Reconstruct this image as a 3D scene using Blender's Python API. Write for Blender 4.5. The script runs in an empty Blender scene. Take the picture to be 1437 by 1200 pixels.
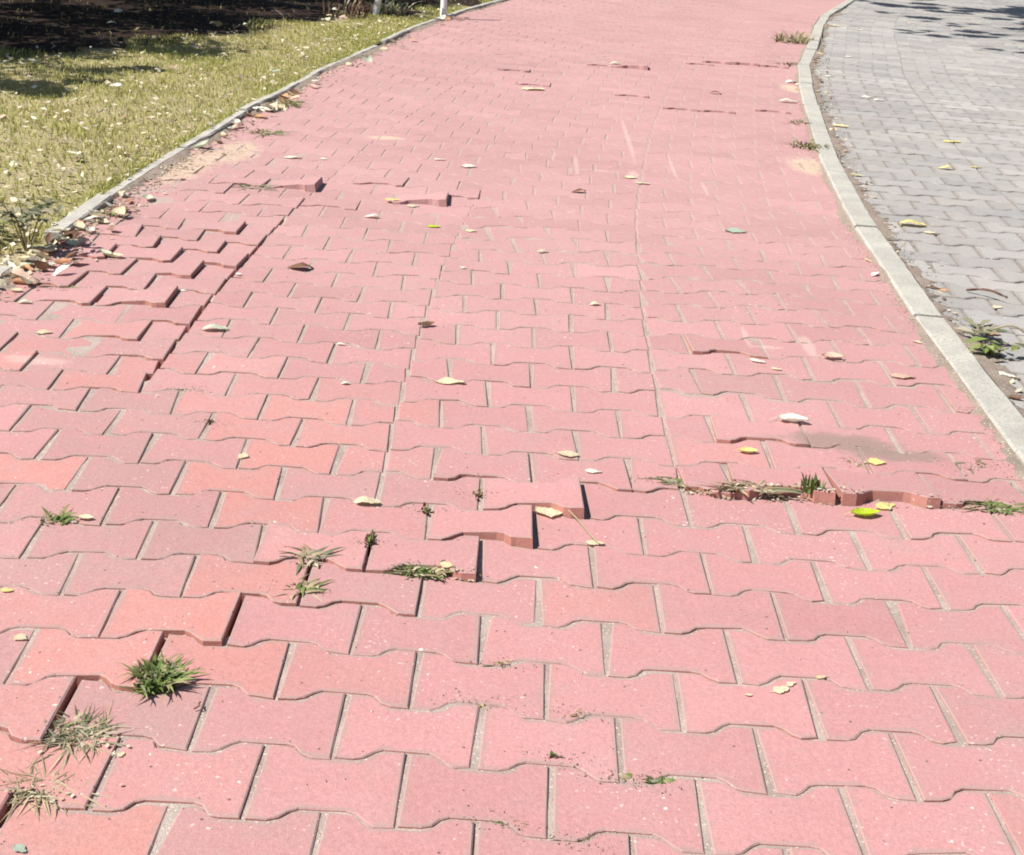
import bpy, bmesh, math, random
import numpy as np
from mathutils import Vector, Matrix, Euler

S = bpy.context.scene
COL = S.collection
R = math.radians
random.seed(7)
rng = np.random.default_rng(7)

# ------------------------------------------------------------------ camera
CAM_H, PITCH, ROLL, FPX = 1.13594, 0.3679003, 0.0660458, 2007.92   # FPX for a 1437 px wide frame
cam = bpy.data.cameras.new('camera')
cam.sensor_width = 36.0
cam.lens = FPX / 1437.0 * 36.0
cam.clip_start, cam.clip_end = 0.05, 400.0
camo = bpy.data.objects.new('camera', cam)
COL.objects.link(camo)
_f = Vector((0, math.cos(PITCH), -math.sin(PITCH)))
_d = Vector((0, -math.sin(PITCH), -math.cos(PITCH)))
_r = Vector((1, 0, 0))
CR, SR = math.cos(ROLL), math.sin(ROLL)
AX = CR * _r - SR * _d
AD = SR * _r + CR * _d
M = Matrix(((AX.x, -AD.x, -_f.x, 0), (AX.y, -AD.y, -_f.y, 0), (AX.z, -AD.z, -_f.z, CAM_H), (0, 0, 0, 1)))
camo.matrix_world = M
S.camera = camo
def in_frame(x, y, m=0.03):
    v = Vector((x, y, -CAM_H)); z = v.dot(_f)
    if z < 0.2: return False
    return abs(v.dot(AX) / z) < 718.5 / FPX + m and abs(v.dot(AD) / z) < 600 / FPX + m

# ------------------------------------------------------------------ sky, sun, exposure
SUN_EL, SUN_AZ = 52.0, 249.0          # azimuth clockwise from +Y
w = bpy.data.worlds.new('World'); S.world = w; w.use_nodes = True
nt = w.node_tree; nt.nodes.clear()
sky = nt.nodes.new('ShaderNodeTexSky'); sky.sky_type = 'NISHITA'; sky.sun_disc = False
sky.sun_elevation = R(SUN_EL); sky.sun_rotation = R(SUN_AZ)
bg = nt.nodes.new('ShaderNodeBackground'); bg.inputs[1].default_value = 0.065
wo = nt.nodes.new('ShaderNodeOutputWorld')
nt.links.new(sky.outputs[0], bg.inputs[0]); nt.links.new(bg.outputs[0], wo.inputs[0])
sl = bpy.data.lights.new('sun', 'SUN'); sl.energy = 5.0; sl.angle = R(0.55); sl.color = (1.0, 0.965, 0.91)
so = bpy.data.objects.new('sun', sl); COL.objects.link(so)
SUNV = Vector((math.sin(R(SUN_AZ)) * math.cos(R(SUN_EL)), math.cos(R(SUN_AZ)) * math.cos(R(SUN_EL)), math.sin(R(SUN_EL))))
so.rotation_euler = SUNV.to_track_quat('Z', 'Y').to_euler(); so.location = SUNV * 30
S.view_settings.view_transform = 'Standard'; S.view_settings.look = 'None'
S.view_settings.exposure = 0.68; S.view_settings.gamma = 1.0
S.view_settings.use_curve_mapping = False
try: S.cycles.max_bounces = 6; S.cycles.filter_width = 1.9
except Exception: pass

# ------------------------------------------------------------------ material helpers
class NT:
    def __init__(s, name):
        s.m = bpy.data.materials.new(name); s.m.use_nodes = True
        s.t = s.m.node_tree; s.t.nodes.clear()
        s.out = s.n('ShaderNodeOutputMaterial')
    def n(s, typ, **kw):
        n = s.t.nodes.new(typ)
        for k, v in kw.items(): setattr(n, k, v)
        return n
    def put(s, sock, v):
        if hasattr(v, 'is_output'): s.t.links.new(v, sock)
        elif v is not None: sock.default_value = v
    def math(s, op, a, b=None, c=None, clamp=False):
        n = s.n('ShaderNodeMath', operation=op, use_clamp=clamp)
        for i, v in enumerate((a, b, c)):
            if v is not None: s.put(n.inputs[i], v)
        return n.outputs[0]
    def mix(s, f, a, b, mode='MIX'):
        n = s.n('ShaderNodeMix', data_type='RGBA', blend_type=mode)
        s.put(n.inputs[0], f)
        for i, v in ((6, a), (7, b)):
            s.put(n.inputs[i], v if hasattr(v, 'is_output') else (*v, 1.0))
        return n.outputs[2]
    def noise(s, vec, scale, detail=3.0, rough=0.55, out=0):
        n = s.n('ShaderNodeTexNoise'); n.inputs['Scale'].default_value = scale
        n.inputs['Detail'].default_value = detail; n.inputs['Roughness'].default_value = rough
        if vec is not None: s.put(n.inputs['Vector'], vec)
        return n.outputs[out]
    def voro(s, vec, scale, out='Distance'):
        n = s.n('ShaderNodeTexVoronoi'); n.inputs['Scale'].default_value = scale
        if vec is not None: s.put(n.inputs['Vector'], vec)
        return n.outputs[out]
    def ramp(s, f, lo, hi):
        n = s.n('ShaderNodeMapRange', interpolation_type='SMOOTHSTEP')
        s.put(n.inputs[0], f); n.inputs[1].default_value = lo; n.inputs[2].default_value = hi
        return n.outputs[0]
    def pos(s): return s.n('ShaderNodeNewGeometry').outputs['Position']
    def island(s): return s.n('ShaderNodeNewGeometry').outputs['Random Per Island']
    def sep(s, c):
        n = s.n('ShaderNodeSeparateColor'); s.put(n.inputs[0], c); return n.outputs
    def bsdf(s, col, rough=0.85, bump=None, dist=0.0005, strength=0.6, spec=0.3):
        b = s.n('ShaderNodeBsdfPrincipled'); s.put(b.inputs['Base Color'], col if hasattr(col, 'is_output') else (*col, 1))
        s.put(b.inputs['Roughness'], rough); b.inputs['Specular IOR Level'].default_value = spec
        if bump is not None:
            u = s.n('ShaderNodeBump'); u.inputs['Distance'].default_value = dist; u.inputs['Strength'].default_value = strength
            s.put(u.inputs['Height'], bump); s.t.links.new(u.outputs[0], b.inputs['Normal'])
        return b.outputs[0]
    def done(s, sh): s.t.links.new(sh, s.out.inputs[0]); return s.m
    def patch(s, P, cx, cy, rx, ry, nz, amp=0.9, lo=0.0, hi=0.5):
        """irregular stain lying at one place of the ground"""
        v = s.n('ShaderNodeVectorMath', operation='SUBTRACT'); s.put(v.inputs[0], P); v.inputs[1].default_value = (cx, cy, 0)
        d = s.n('ShaderNodeVectorMath', operation='MULTIPLY'); s.t.links.new(v.outputs[0], d.inputs[0]); d.inputs[1].default_value = (1 / rx, 1 / ry, 0)
        l = s.n('ShaderNodeVectorMath', operation='LENGTH'); s.t.links.new(d.outputs[0], l.inputs[0])
        a = s.math('SUBTRACT', 1.0, l.outputs['Value'])
        b = s.math('MULTIPLY_ADD', s.math('SUBTRACT', nz, 0.5), amp * 2, a)
        return s.ramp(b, lo, hi)

STAINS = [  # x, y, rx, ry : sandy or dusty marks on the red bricks
    (0.74, 2.985, 0.17, 0.07, 'grey'), (0.84, 2.93, 0.15, 0.05, 'grey'), (-1.34, 5.52, 0.13, 0.42, 'sand'), (-1.22, 5.9, 0.12, 0.33, 'sand'),
    (1.25, 6.46, 0.11, 0.24, 'sand'), (-1.13, 3.16, 0.10, 0.04, 'pale'), (-0.655, 6.45, 0.10, 0.06, 'sand'),
    (0.46, 6.9, 0.014, 0.75, 'pale'), (0.44, 5.95, 0.03, 0.16, 'pale'), (0.20, 6.1, 0.012, 0.28, 'pale'), (0.10, 6.3, 0.010, 0.2, 'pale'), (0.62, 6.2, 0.010, 0.3, 'pale'), (0.72, 5.8, 0.010, 0.2, 'pale'), (0.30, 6.0, 0.10, 0.02, 'pale'),
    (0.62, 3.73, 0.012, 0.10, 'pale'), (0.67, 3.66, 0.05, 0.015, 'pale'), (0.78, 3.68, 0.022, 0.11, 'pale'),
    (1.62, 9.2, 0.1, 0.25, 'sand')]

def brick_material(name, attr, cA, cO, cW, cD, cE, stains=True):
    k = NT(name); P = k.pos()
    if attr:
        a = k.n('ShaderNodeAttribute'); a.attribute_name = 'tint'; col = a.outputs['Color']
    else:
        col = k.n('ShaderNodeObjectInfo').outputs['Color']
    r, g, b = k.sep(col)[:3]
    big = k.noise(P, 1.7, 4); mid = k.noise(P, 16, 5, 0.65); fine = k.noise(P, 150, 3, 0.7); grain = k.noise(P, 420, 2, 0.6)
    c = k.mix(r, cA, cO)
    c = k.mix(k.math('MULTIPLY', g, k.math('MULTIPLY_ADD', k.ramp(mid, 0.3, 0.6), 0.6, 0.4)), c, cW)
    # dust film, patchy
    c = k.mix(k.math('MULTIPLY', k.ramp(k.math('MULTIPLY_ADD', mid, 0.5, k.math('MULTIPLY', big, 0.6)), 0.44, 0.78), 0.6), c, cD)
    if stains:      # bricks pale with distance: grazing sheen put into the colour
        sy = k.n('ShaderNodeSeparateXYZ'); k.put(sy.inputs[0], P)
        c = k.mix(k.math('MULTIPLY', k.ramp(k.math('MULTIPLY_ADD', mid, 1.2, sy.outputs[1]), 2.6, 6.0), 0.62), c, cD)
    # ground-in grime, faded patches
    gr = k.noise(P, 2.6, 6, 0.7)
    c = k.mix(k.math('MULTIPLY', k.ramp(gr, 0.52, 0.70), 0.34), c, cW)
    c = k.mix(k.math('MULTIPLY', k.ramp(k.noise(P, 7.5, 6, 0.75), 0.56, 0.72), 0.40), c, cE)
    # brightness per piece and grain
    br = k.math('MULTIPLY_ADD', b, 0.17, 0.915)
    br = k.math('MULTIPLY', br, k.math('MULTIPLY_ADD', fine, 0.55, 0.72))
    br = k.math('MULTIPLY', br, k.math('MULTIPLY_ADD', grain, 0.5, 0.75))
    br = k.math('MULTIPLY', br, k.math('MULTIPLY_ADD', k.noise(P, 0.9, 5, 0.65), 0.30, 0.86))
    gm = k.n('ShaderNodeCombineColor'); [k.put(gm.inputs[i], br) for i in range(3)]
    c = k.mix(1.0, c, gm.outputs[0], 'MULTIPLY')
    if not attr:      # joint dirt rubbed over the worn margins of each block
        tc = k.n('ShaderNodeTexCoord').outputs['Object']; so_ = k.n('ShaderNodeSeparateXYZ'); k.put(so_.inputs[0], tc)
        ax, ay = k.math('ABSOLUTE', so_.outputs[0]), k.math('ABSOLUTE', so_.outputs[1])
        wv_ = k.n('ShaderNodeMapRange'); k.put(wv_.inputs[0], ax); wv_.inputs[1].default_value = 0.037; wv_.inputs[2].default_value = 0.063; wv_.inputs[3].default_value = 0.0539; wv_.inputs[4].default_value = 0.0811
        ax = k.math('ADD', ax, 0.0) if stains else k.math('ABSOLUTE', k.math('MULTIPLY_ADD', so_.outputs[1], 0.11, so_.outputs[0]))
        dist = k.math('MINIMUM', k.math('SUBTRACT', 0.0966, ax), k.math('SUBTRACT', wv_.outputs[0], ay))
        en = k.math('MULTIPLY_ADD', k.noise(P, 42, 4, 0.7), 0.026, -0.0085)
        ed = k.math('SUBTRACT', 1.0, k.ramp(k.math('SUBTRACT', dist, en), -0.002, 0.0045))
        sn = k.n('ShaderNodeSeparateXYZ'); k.put(sn.inputs[0], k.n('ShaderNodeNewGeometry').outputs['True Normal'])
        ed = k.math('MULTIPLY', ed, k.ramp(sn.outputs[2], 0.3, 0.6))
        c = k.mix(k.math('MULTIPLY', ed, 0.62), c, cE)
        if stains: c = k.mix(k.math('MULTIPLY', k.math('SUBTRACT', 1.0, k.ramp(sn.outputs[2], 0.06, 0.22)), 0.6), c, (0.40, 0.165, 0.115))      # broken unfaded flanks
    if stains:
        nz = k.math('MULTIPLY_ADD', k.noise(P, 22, 5, 0.7), 0.62, k.math('MULTIPLY', k.noise(P, 120, 4, 0.8), 0.38))
        for x, y, rx, ry, kind in STAINS:
            cc = {'grey': (0.23, 0.165, 0.14), 'sand': (0.52, 0.415, 0.30), 'pale': (0.56, 0.42, 0.36)}[kind]
            am = {'grey': 0.8, 'sand': 0.65, 'pale': 0.38}[kind]
            c = k.mix(k.math('MULTIPLY', k.patch(P, x, y, rx, ry, nz), am), c, cc)
    # pale aggregate and dark pits
    gate = k.ramp(k.noise(P, 3.5, 4), 0.45, 0.64)
    wv = k.n('ShaderNodeVectorMath', operation='MULTIPLY_ADD'); k.put(wv.inputs[0], k.noise(P, 110, 3, 0.7, 1)); wv.inputs[1].default_value = (.016, .016, .016); k.put(wv.inputs[2], P)
    PW = wv.outputs[0]
    vd0 = k.voro(PW, 135); vc0 = k.sep(k.voro(PW, 135, 'Color'))[2]
    c = k.mix(k.math('MULTIPLY', k.math('MULTIPLY', k.math('LESS_THAN', vd0, 0.26), k.math('LESS_THAN', vc0, k.math('MULTIPLY_ADD', gate, 0.13, 0.018))), 0.55), c, (0.66, 0.55, 0.5))
    vd = k.voro(PW, 62); vc = k.sep(k.voro(PW, 62, 'Color'))[0]
    sp = k.math('MULTIPLY', k.math('LESS_THAN', vd, k.math('MULTIPLY_ADD', vc, 0.75, 0.07)), k.math('LESS_THAN', vc, k.math('MULTIPLY_ADD', gate, 0.16, 0.02)))
    c = k.mix(k.math('MULTIPLY', sp, 0.8), c, (0.72, 0.62, 0.56))
    vd2 = k.voro(P, 48); vc2 = k.sep(k.voro(P, 48, 'Color'))[1]
    dk = k.math('MULTIPLY', k.math('LESS_THAN', vd2, 0.11), k.math('LESS_THAN', vc2, 0.09))
    c = k.mix(k.math('MULTIPLY', dk, 0.8), c, (0.08, 0.055, 0.045))
    h = k.math('MULTIPLY_ADD', fine, 0.7, k.math('MULTIPLY_ADD', grain, 0.5, k.math('MULTIPLY', mid, 0.8)))
    return k.done(k.bsdf(c, 0.88, h, 0.0022, 0.55, 0.25))

RED = ((0.415, 0.205, 0.196), (0.45, 0.195, 0.160), (0.335, 0.198, 0.182), (0.385, 0.236, 0.226), (0.31, 0.225, 0.20))
GREY = ((0.315, 0.298, 0.275), (0.29, 0.252, 0.235), (0.245, 0.235, 0.232), (0.345, 0.328, 0.292), (0.21, 0.19, 0.17))
M_BRICK = brick_material('red_paver', False, *RED)
M_BRICK_FAR = brick_material('red_paver_far', True, *RED)
M_PAVER = brick_material('grey_paver', False, *GREY, stains=False)
M_PAVER_FAR = brick_material('grey_paver_far', True, *GREY, stains=False)

def sand_material(name, c1, c2, c3):
    k = NT(name); P = k.pos()
    n = k.noise(P, 9, 4); f = k.noise(P, 300, 3, 0.7)
    c = k.mix(k.ramp(n, 0.3, 0.7), c1, c2)
    sy = k.n('ShaderNodeSeparateXYZ'); k.put(sy.inputs[0], P)
    c = k.mix(k.math('MULTIPLY', k.ramp(sy.outputs[1], 2.5, 5.5), 0.7), c, c3)
    c = k.mix(k.ramp(f, 0.55, 0.75), c, (0.16, 0.12, 0.095))
    c = k.mix(k.math('LESS_THAN', k.voro(P, 130), 0.22), c, (0.52, 0.46, 0.38))
    return k.done(k.bsdf(c, 0.95, f, 0.003, 0.8, 0.1))
M_SAND = sand_material('joint_sand', (0.30, 0.235, 0.205), (0.40, 0.33, 0.29), (0.40, 0.275, 0.25))
M_SAND_GREY = sand_material('grey_joint_sand', (0.16, 0.135, 0.12), (0.24, 0.21, 0.185), (0.23, 0.205, 0.185))

def concrete_material(name, a, b, moss):
    k = NT(name); P = k.pos()
    n = k.noise(P, 7, 5, 0.6); f = k.noise(P, 130, 4, 0.75)
    c = k.mix(k.ramp(n, 0.3, 0.7), a, b)
    c = k.mix(k.math('MULTIPLY', k.ramp(f, 0.46, 0.66), 0.7), c, tuple(x * 0.5 for x in a))
    c = k.mix(k.math('MULTIPLY', k.ramp(k.noise(P, 30, 4), 0.55, 0.75), 0.5), c, moss)
    c = k.mix(k.math('MULTIPLY', k.ramp(k.noise(P, 2.3, 5, 0.7), 0.5, 0.72), 0.45), c, tuple(x * 0.62 for x in a))
    c = k.mix(k.math('MULTIPLY', k.math('LESS_THAN', k.voro(P, 85), 0.2), 0.5), c, tuple(x * 0.45 for x in a))
    return k.done(k.bsdf(c, 0.9, f, 0.003, 0.7, 0.2))
M_KERB = concrete_material('kerb_concrete', (0.455, 0.428, 0.372), (0.355, 0.338, 0.30), (0.40, 0.355, 0.255))
M_EDGE = concrete_material('edging_concrete', (0.50, 0.465, 0.41), (0.37, 0.345, 0.30), (0.38, 0.34, 0.25))

def soil_material():
    k = NT('lawn_soil'); P = k.pos()
    n = k.noise(P, 3, 5, 0.6); f = k.noise(P, 60, 4, 0.7)
    c = k.mix(k.ramp(n, 0.3, 0.7), (0.33, 0.29, 0.135), (0.42, 0.35, 0.22))
    c = k.mix(k.ramp(f, 0.45, 0.7), c, (0.16, 0.125, 0.06))
    x, y, z = [k.n('ShaderNodeSeparateXYZ')][0].outputs[:]
    sx = x.node; k.put(sx.inputs[0], P)
    # soil under the shrubs, painted darker for their shade; ragged border along the lawn
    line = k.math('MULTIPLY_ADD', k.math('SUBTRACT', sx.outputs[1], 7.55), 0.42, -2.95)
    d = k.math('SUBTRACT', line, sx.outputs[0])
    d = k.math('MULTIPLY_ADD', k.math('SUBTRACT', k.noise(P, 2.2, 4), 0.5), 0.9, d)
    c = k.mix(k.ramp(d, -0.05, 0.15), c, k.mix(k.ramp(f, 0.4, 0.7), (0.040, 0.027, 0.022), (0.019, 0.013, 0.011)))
    return k.done(k.bsdf(c, 0.97, f, 0.02, 0.7, 0.05))
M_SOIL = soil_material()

def blade_material(name, cols, transl=0.3):
    k = NT(name); r = k.island(); P = k.pos()
    c = k.mix(k.ramp(r, 0.0, 0.5), cols[0], cols[1])
    c = k.mix(k.ramp(r, 0.5, 1.0), c, cols[2])
    n = k.noise(P, 1.3, 3)
    c = k.mix(k.math('MULTIPLY', k.ramp(n, 0.4, 0.62), 0.6), c, cols[3])
    d = k.bsdf(c, 0.7, spec=0.2)
    t = k.n('ShaderNodeBsdfTranslucent'); k.put(t.inputs[0], c)
    m = k.n('ShaderNodeMixShader'); m.inputs[0].default_value = transl
    k.t.links.new(d, m.inputs[1]); k.t.links.new(t.outputs[0], m.inputs[2])
    return k.done(m.outputs[0])
M_GRASS = blade_material('dry_grass', ((0.21, 0.24, 0.06), (0.44, 0.41, 0.13), (0.60, 0.52, 0.25), (0.33, 0.345, 0.085)))
M_GREEN = blade_material('green_weed', ((0.08, 0.13, 0.03), (0.16, 0.22, 0.06), (0.30, 0.32, 0.13), (0.17, 0.20, 0.07)))
M_GREYGREEN = blade_material('greyish_weed', ((0.11, 0.135, 0.07), (0.24, 0.235, 0.15), (0.44, 0.39, 0.29), (0.2, 0.2, 0.12)))
M_STRAW = blade_material('straw', ((0.26, 0.2, 0.11), (0.46, 0.38, 0.24), (0.58, 0.51, 0.36), (0.38, 0.3, 0.18)))
M_TWIG = blade_material('brown_stem', ((0.09, 0.045, 0.035), (0.14, 0.07, 0.05), (0.2, 0.12, 0.09), (0.1, 0.05, 0.04)), 0.05)
M_SHRUB = blade_material('shrub_leaf', ((0.02, 0.032, 0.010), (0.03, 0.05, 0.014), (0.045, 0.07, 0.02), (0.03, 0.04, 0.015)), 0.12)
M_LITTER = blade_material('litter', ((0.60, 0.54, 0.40), (0.72, 0.68, 0.55), (0.30, 0.2, 0.12), (0.6, 0.52, 0.36)), 0.2)

M_CRUMB = blade_material('crumb', ((0.36, 0.29, 0.19), (0.58, 0.52, 0.39), (0.16, 0.11, 0.07), (0.36, 0.28, 0.18)), 0.15)
def leaf_material():
    k = NT('fallen_leaf'); col = k.n('ShaderNodeObjectInfo').outputs['Color']
    tc = k.n('ShaderNodeTexCoord').outputs['Object']
    n = k.noise(tc, 3.0, 4); f = k.noise(tc, 14, 4)
    c = k.mix(k.math('MULTIPLY', k.ramp(f, 0.5, 0.75), 0.45), col, k.mix(1.0, col, (0.55, 0.4, 0.25), 'MULTIPLY'))
    c = k.mix(k.math('MULTIPLY', k.ramp(n, 0.5, 0.8), 0.3), c, (0.55, 0.45, 0.28))
    d = k.bsdf(c, 0.6, f, 0.02, 0.4, 0.3)
    t = k.n('ShaderNodeBsdfTranslucent'); k.put(t.inputs[0], c)
    m = k.n('ShaderNodeMixShader'); m.inputs[0].default_value = 0.22
    k.t.links.new(d, m.inputs[1]); k.t.links.new(t.outputs[0], m.inputs[2])
    return k.done(m.outputs[0])
M_LEAF = leaf_material()
def plain(name, c, rough=0.6, scale=25, var=0.25):
    k = NT(name); P = k.pos(); n = k.noise(P, scale, 4, 0.6)
    return k.done(k.bsdf(k.mix(n, tuple(x * (1 - var) for x in c), tuple(min(1, x * (1 + var)) for x in c)), rough, n, 0.002, 0.5))
M_WHITE = plain('white_paint', (0.78, 0.78, 0.75), 0.45, 40, 0.08)
M_BARK = plain('bark', (0.11, 0.08, 0.06), 0.95, 30, 0.4)
M_GROUND = plain('far_ground', (0.22, 0.2, 0.12), 0.95, 4, 0.4)

# ------------------------------------------------------------------ object helpers
def link(name, me, mat=None, parent=None):
    o = bpy.data.objects.new(name, me); COL.objects.link(o)
    if mat is not None and me is not None and not me.materials: me.materials.append(mat)
    if parent is not None: o.parent = parent
    return o
def tag(o, label=None, cat=None, group=None, kind=None):
    if label: o['label'] = label
    if cat: o['category'] = cat
    if group: o['group'] = group
    if kind: o['kind'] = kind
    return o
def mesh(name, v, f, smooth=False):
    me = bpy.data.meshes.new(name); me.from_pydata([tuple(map(float, p)) for p in v], [], f)
    if smooth: me.polygons.foreach_set('use_smooth', [True] * len(me.polygons))
    me.update(); return me
def big_mesh(name, V, F):
    """V (n,3) float, F (m,3|4) int arrays"""
    me = bpy.data.meshes.new(name); V = np.ascontiguousarray(V, np.float32); F = np.ascontiguousarray(F, np.int32)
    me.vertices.add(len(V)); me.vertices.foreach_set('co', V.ravel())
    k = F.shape[1]
    me.loops.add(F.size); me.loops.foreach_set('vertex_index', F.ravel())
    me.polygons.add(len(F)); me.polygons.foreach_set('loop_start', np.arange(0, F.size, k, dtype=np.int32))
    me.polygons.foreach_set('loop_total', np.full(len(F), k, np.int32))
    me.update(calc_edges=True); return me

# ------------------------------------------------------------------ curves of the place
CY = [0, 4.0, 4.57, 5.2, 5.5, 6.0, 6.6, 7.2, 7.8, 8.2, 9.3, 10.4, 11.7, 13.7, 15.0, 16.7, 20, 30]
CX = [0, 0.0, 0.03, 0.065, 0.095, 0.14, 0.195, 0.265, 0.34, 0.40, 0.55, 0.72, 1.0, 1.40, 1.71, 2.2, 3.15, 6.0]
_gy = np.arange(-6, 32, 0.05); _gc = np.interp(_gy, CY, CX)
_k = np.ones(13) / 13; _gc = np.convolve(np.pad(_gc, 6, 'edge'), _k, 'valid')
def cc(y): return float(np.interp(y, _gy, _gc))
def kin(y): return float(np.interp(y, [-3, 2.9, 3.34, 4.0, 4.57, 5.2, 5.5, 6.6, 7.5, 8.2, 9.3, 10.42, 11.7, 13.7, 15.05, 16.7, 20, 30],
                                   [1.09, 1.12, 1.13, 1.15, 1.18, 1.21, 1.23, 1.33, 1.44, 1.53, 1.68, 1.85, 2.13, 2.53, 2.84, 3.33, 4.3, 7.2]))
def kleft(y): return float(np.interp(y, [-3, 5.0, 5.6, 6.3, 7.0, 7.5, 8.5, 9.8, 11.2, 12.9, 14.2, 16, 20, 30],
                                     [-1.44, -1.43, -1.41, -1.37, -1.34, -1.28, -1.22, -1.07, -0.92, -0.63, -0.36, 0.05, 1.1, 4.0]))
def und(x, y):       # gentle unevenness of the ground
    return 0.0035 * math.sin(3.1 * x + 1.3 * y + 0.5) + 0.003 * math.sin(2.2 * y - 1.7 * x) + 0.002 * math.sin(7.1 * x + 5.3 * y)

# measured joints of the red paving: row, half column, x, y (metres)
JOINTS = [
    (0,1,-0.105,1.589), (0,3,0.090,1.587), (0,5,0.288,1.579), (0,7,0.493,1.592), (0,-1,-0.298,1.584), (0,-3,-0.492,1.592), (1,0,-0.211,1.736), (1,2,-0.016,1.729),
    (1,4,0.188,1.729), (1,6,0.383,1.719), (1,8,0.596,1.728), (1,-2,-0.404,1.736), (1,-4,-0.600,1.732), (2,1,-0.121,1.871), (2,3,0.078,1.870), (2,5,0.278,1.865),
    (2,7,0.482,1.862), (2,9,0.691,1.878), (2,-1,-0.314,1.872), (2,-3,-0.510,1.868), (2,-5,-0.705,1.868), (3,0,-0.225,2.016), (3,2,-0.028,2.019), (3,4,0.171,2.004),
    (3,6,0.372,2.008), (3,8,0.581,2.013), (3,10,0.795,2.018), (3,-2,-0.421,2.008), (3,-4,-0.616,2.017), (4,1,-0.134,2.144), (4,3,0.064,2.159), (4,5,0.265,2.166),
    (4,7,0.475,2.160), (4,9,0.682,2.161), (4,-1,-0.335,2.153), (4,-3,-0.527,2.158), (4,-5,-0.712,2.134), (5,0,-0.244,2.296), (5,2,-0.040,2.297), (5,4,0.157,2.302),
    (5,6,0.363,2.309), (5,8,0.571,2.306), (5,10,0.782,2.303), (5,-2,-0.438,2.294), (5,-4,-0.623,2.262), (5,-6,-0.813,2.242), (6,1,-0.149,2.445), (6,3,0.053,2.436),
    (6,5,0.253,2.442), (6,7,0.461,2.442), (6,9,0.669,2.456), (6,11,0.884,2.454), (6,-1,-0.347,2.433), (6,-3,-0.540,2.419), (6,-5,-0.722,2.390), (6,-7,-0.904,2.379),
    (7,0,-0.256,2.587), (7,2,-0.061,2.568), (7,4,0.146,2.578), (7,6,0.346,2.579), (7,8,0.560,2.571), (7,10,0.775,2.571), (7,-2,-0.448,2.569), (7,-4,-0.639,2.549),
    (7,-6,-0.821,2.534), (8,1,-0.161,2.717), (8,-1,-0.353,2.692), (8,-3,-0.544,2.701), (8,-5,-0.734,2.683), (8,-7,-0.922,2.665), (9,0,-0.262,2.856), (9,2,-0.068,2.870),
    (9,-2,-0.452,2.830), (9,-4,-0.650,2.840), (9,-6,-0.835,2.815), (9,-8,-1.024,2.801), (10,1,-0.173,2.991), (10,-1,-0.363,2.955), (10,-3,-0.559,2.977), (10,-5,-0.753,2.954),
    (10,-7,-0.942,2.936), (11,0,-0.264,3.139), (11,2,-0.063,3.174), (11,-2,-0.460,3.111), (11,-4,-0.653,3.097), (11,-6,-0.843,3.089), (12,1,-0.164,3.326), (12,-1,-0.367,3.229),
    (12,-3,-0.553,3.230), (12,-5,-0.748,3.238), (13,2,-0.063,3.472), (13,-2,-0.459,3.362), (14,1,-0.166,3.614), (14,-1,-0.362,3.527), (14,-3,-0.554,3.516), (15,2,-0.061,3.762),
    (15,-2,-0.456,3.666), (15,-4,-0.648,3.655), (16,1,-0.159,3.879), (16,-1,-0.355,3.798), (16,-3,-0.553,3.793), (17,2,-0.056,4.053), (17,-2,-0.455,3.941), (17,-4,-0.642,3.932),
    (18,1,-0.149,4.174), (18,-1,-0.347,4.091), (18,-3,-0.548,4.065), (18,-5,-0.738,4.073), (19,2,-0.045,4.344), (19,-2,-0.444,4.223), (20,1,-0.142,4.458), (20,-1,-0.340,4.374),
    (20,-3,-0.536,4.348), (21,-2,-0.434,4.520), (21,-4,-0.631,4.500), (22,-1,-0.333,4.662), (23,-2,-0.422,4.797), (14,-7,-0.943,3.442), (14,-9,-1.130,3.449), (13,-8,-1.034,3.304),
    (13,-10,-1.212,3.266), (12,-7,-0.935,3.146), (11,-8,-1.027,3.027), (15,-8,-1.041,3.590), (15,-10,-1.226,3.560), (16,-9,-1.133,3.732), (16,-7,-0.948,3.756), (17,-8,-1.043,3.901),
    (17,-10,-1.231,3.877), (18,-7,-0.942,4.029), (18,-9,-1.137,4.019), (19,-8,-1.041,4.222), (19,-10,-1.237,4.204), (20,-7,-0.942,4.348), (20,-9,-1.139,4.331), (20,-11,-1.314,4.282),
    (21,-8,-1.044,4.476), (22,-7,-0.934,4.603), (10,3,0.038,3.035), (11,4,0.133,3.168), (12,3,0.036,3.318), (13,4,0.140,3.480), (12,5,0.247,3.308), (14,5,0.246,3.623),
    (14,3,0.038,3.609), (15,4,0.142,3.768), (16,3,0.043,3.905), (16,5,0.255,3.891), (17,4,0.150,4.057), (18,3,0.053,4.200), (18,5,0.261,4.203), (19,4,0.162,4.346),
    (21,4,0.172,4.673), (22,5,0.285,4.816), (23,4,0.187,4.970), (14,7,0.449,3.636), (15,8,0.559,3.795), (17,8,0.574,4.083), (18,7,0.461,4.172), (18,9,0.689,4.268),
    (19,8,0.590,4.438), (20,9,0.703,4.558), (8,7,0.453,2.771), (8,5,0.242,2.764), (8,9,0.661,2.745), (8,11,0.880,2.759),
]
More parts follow.
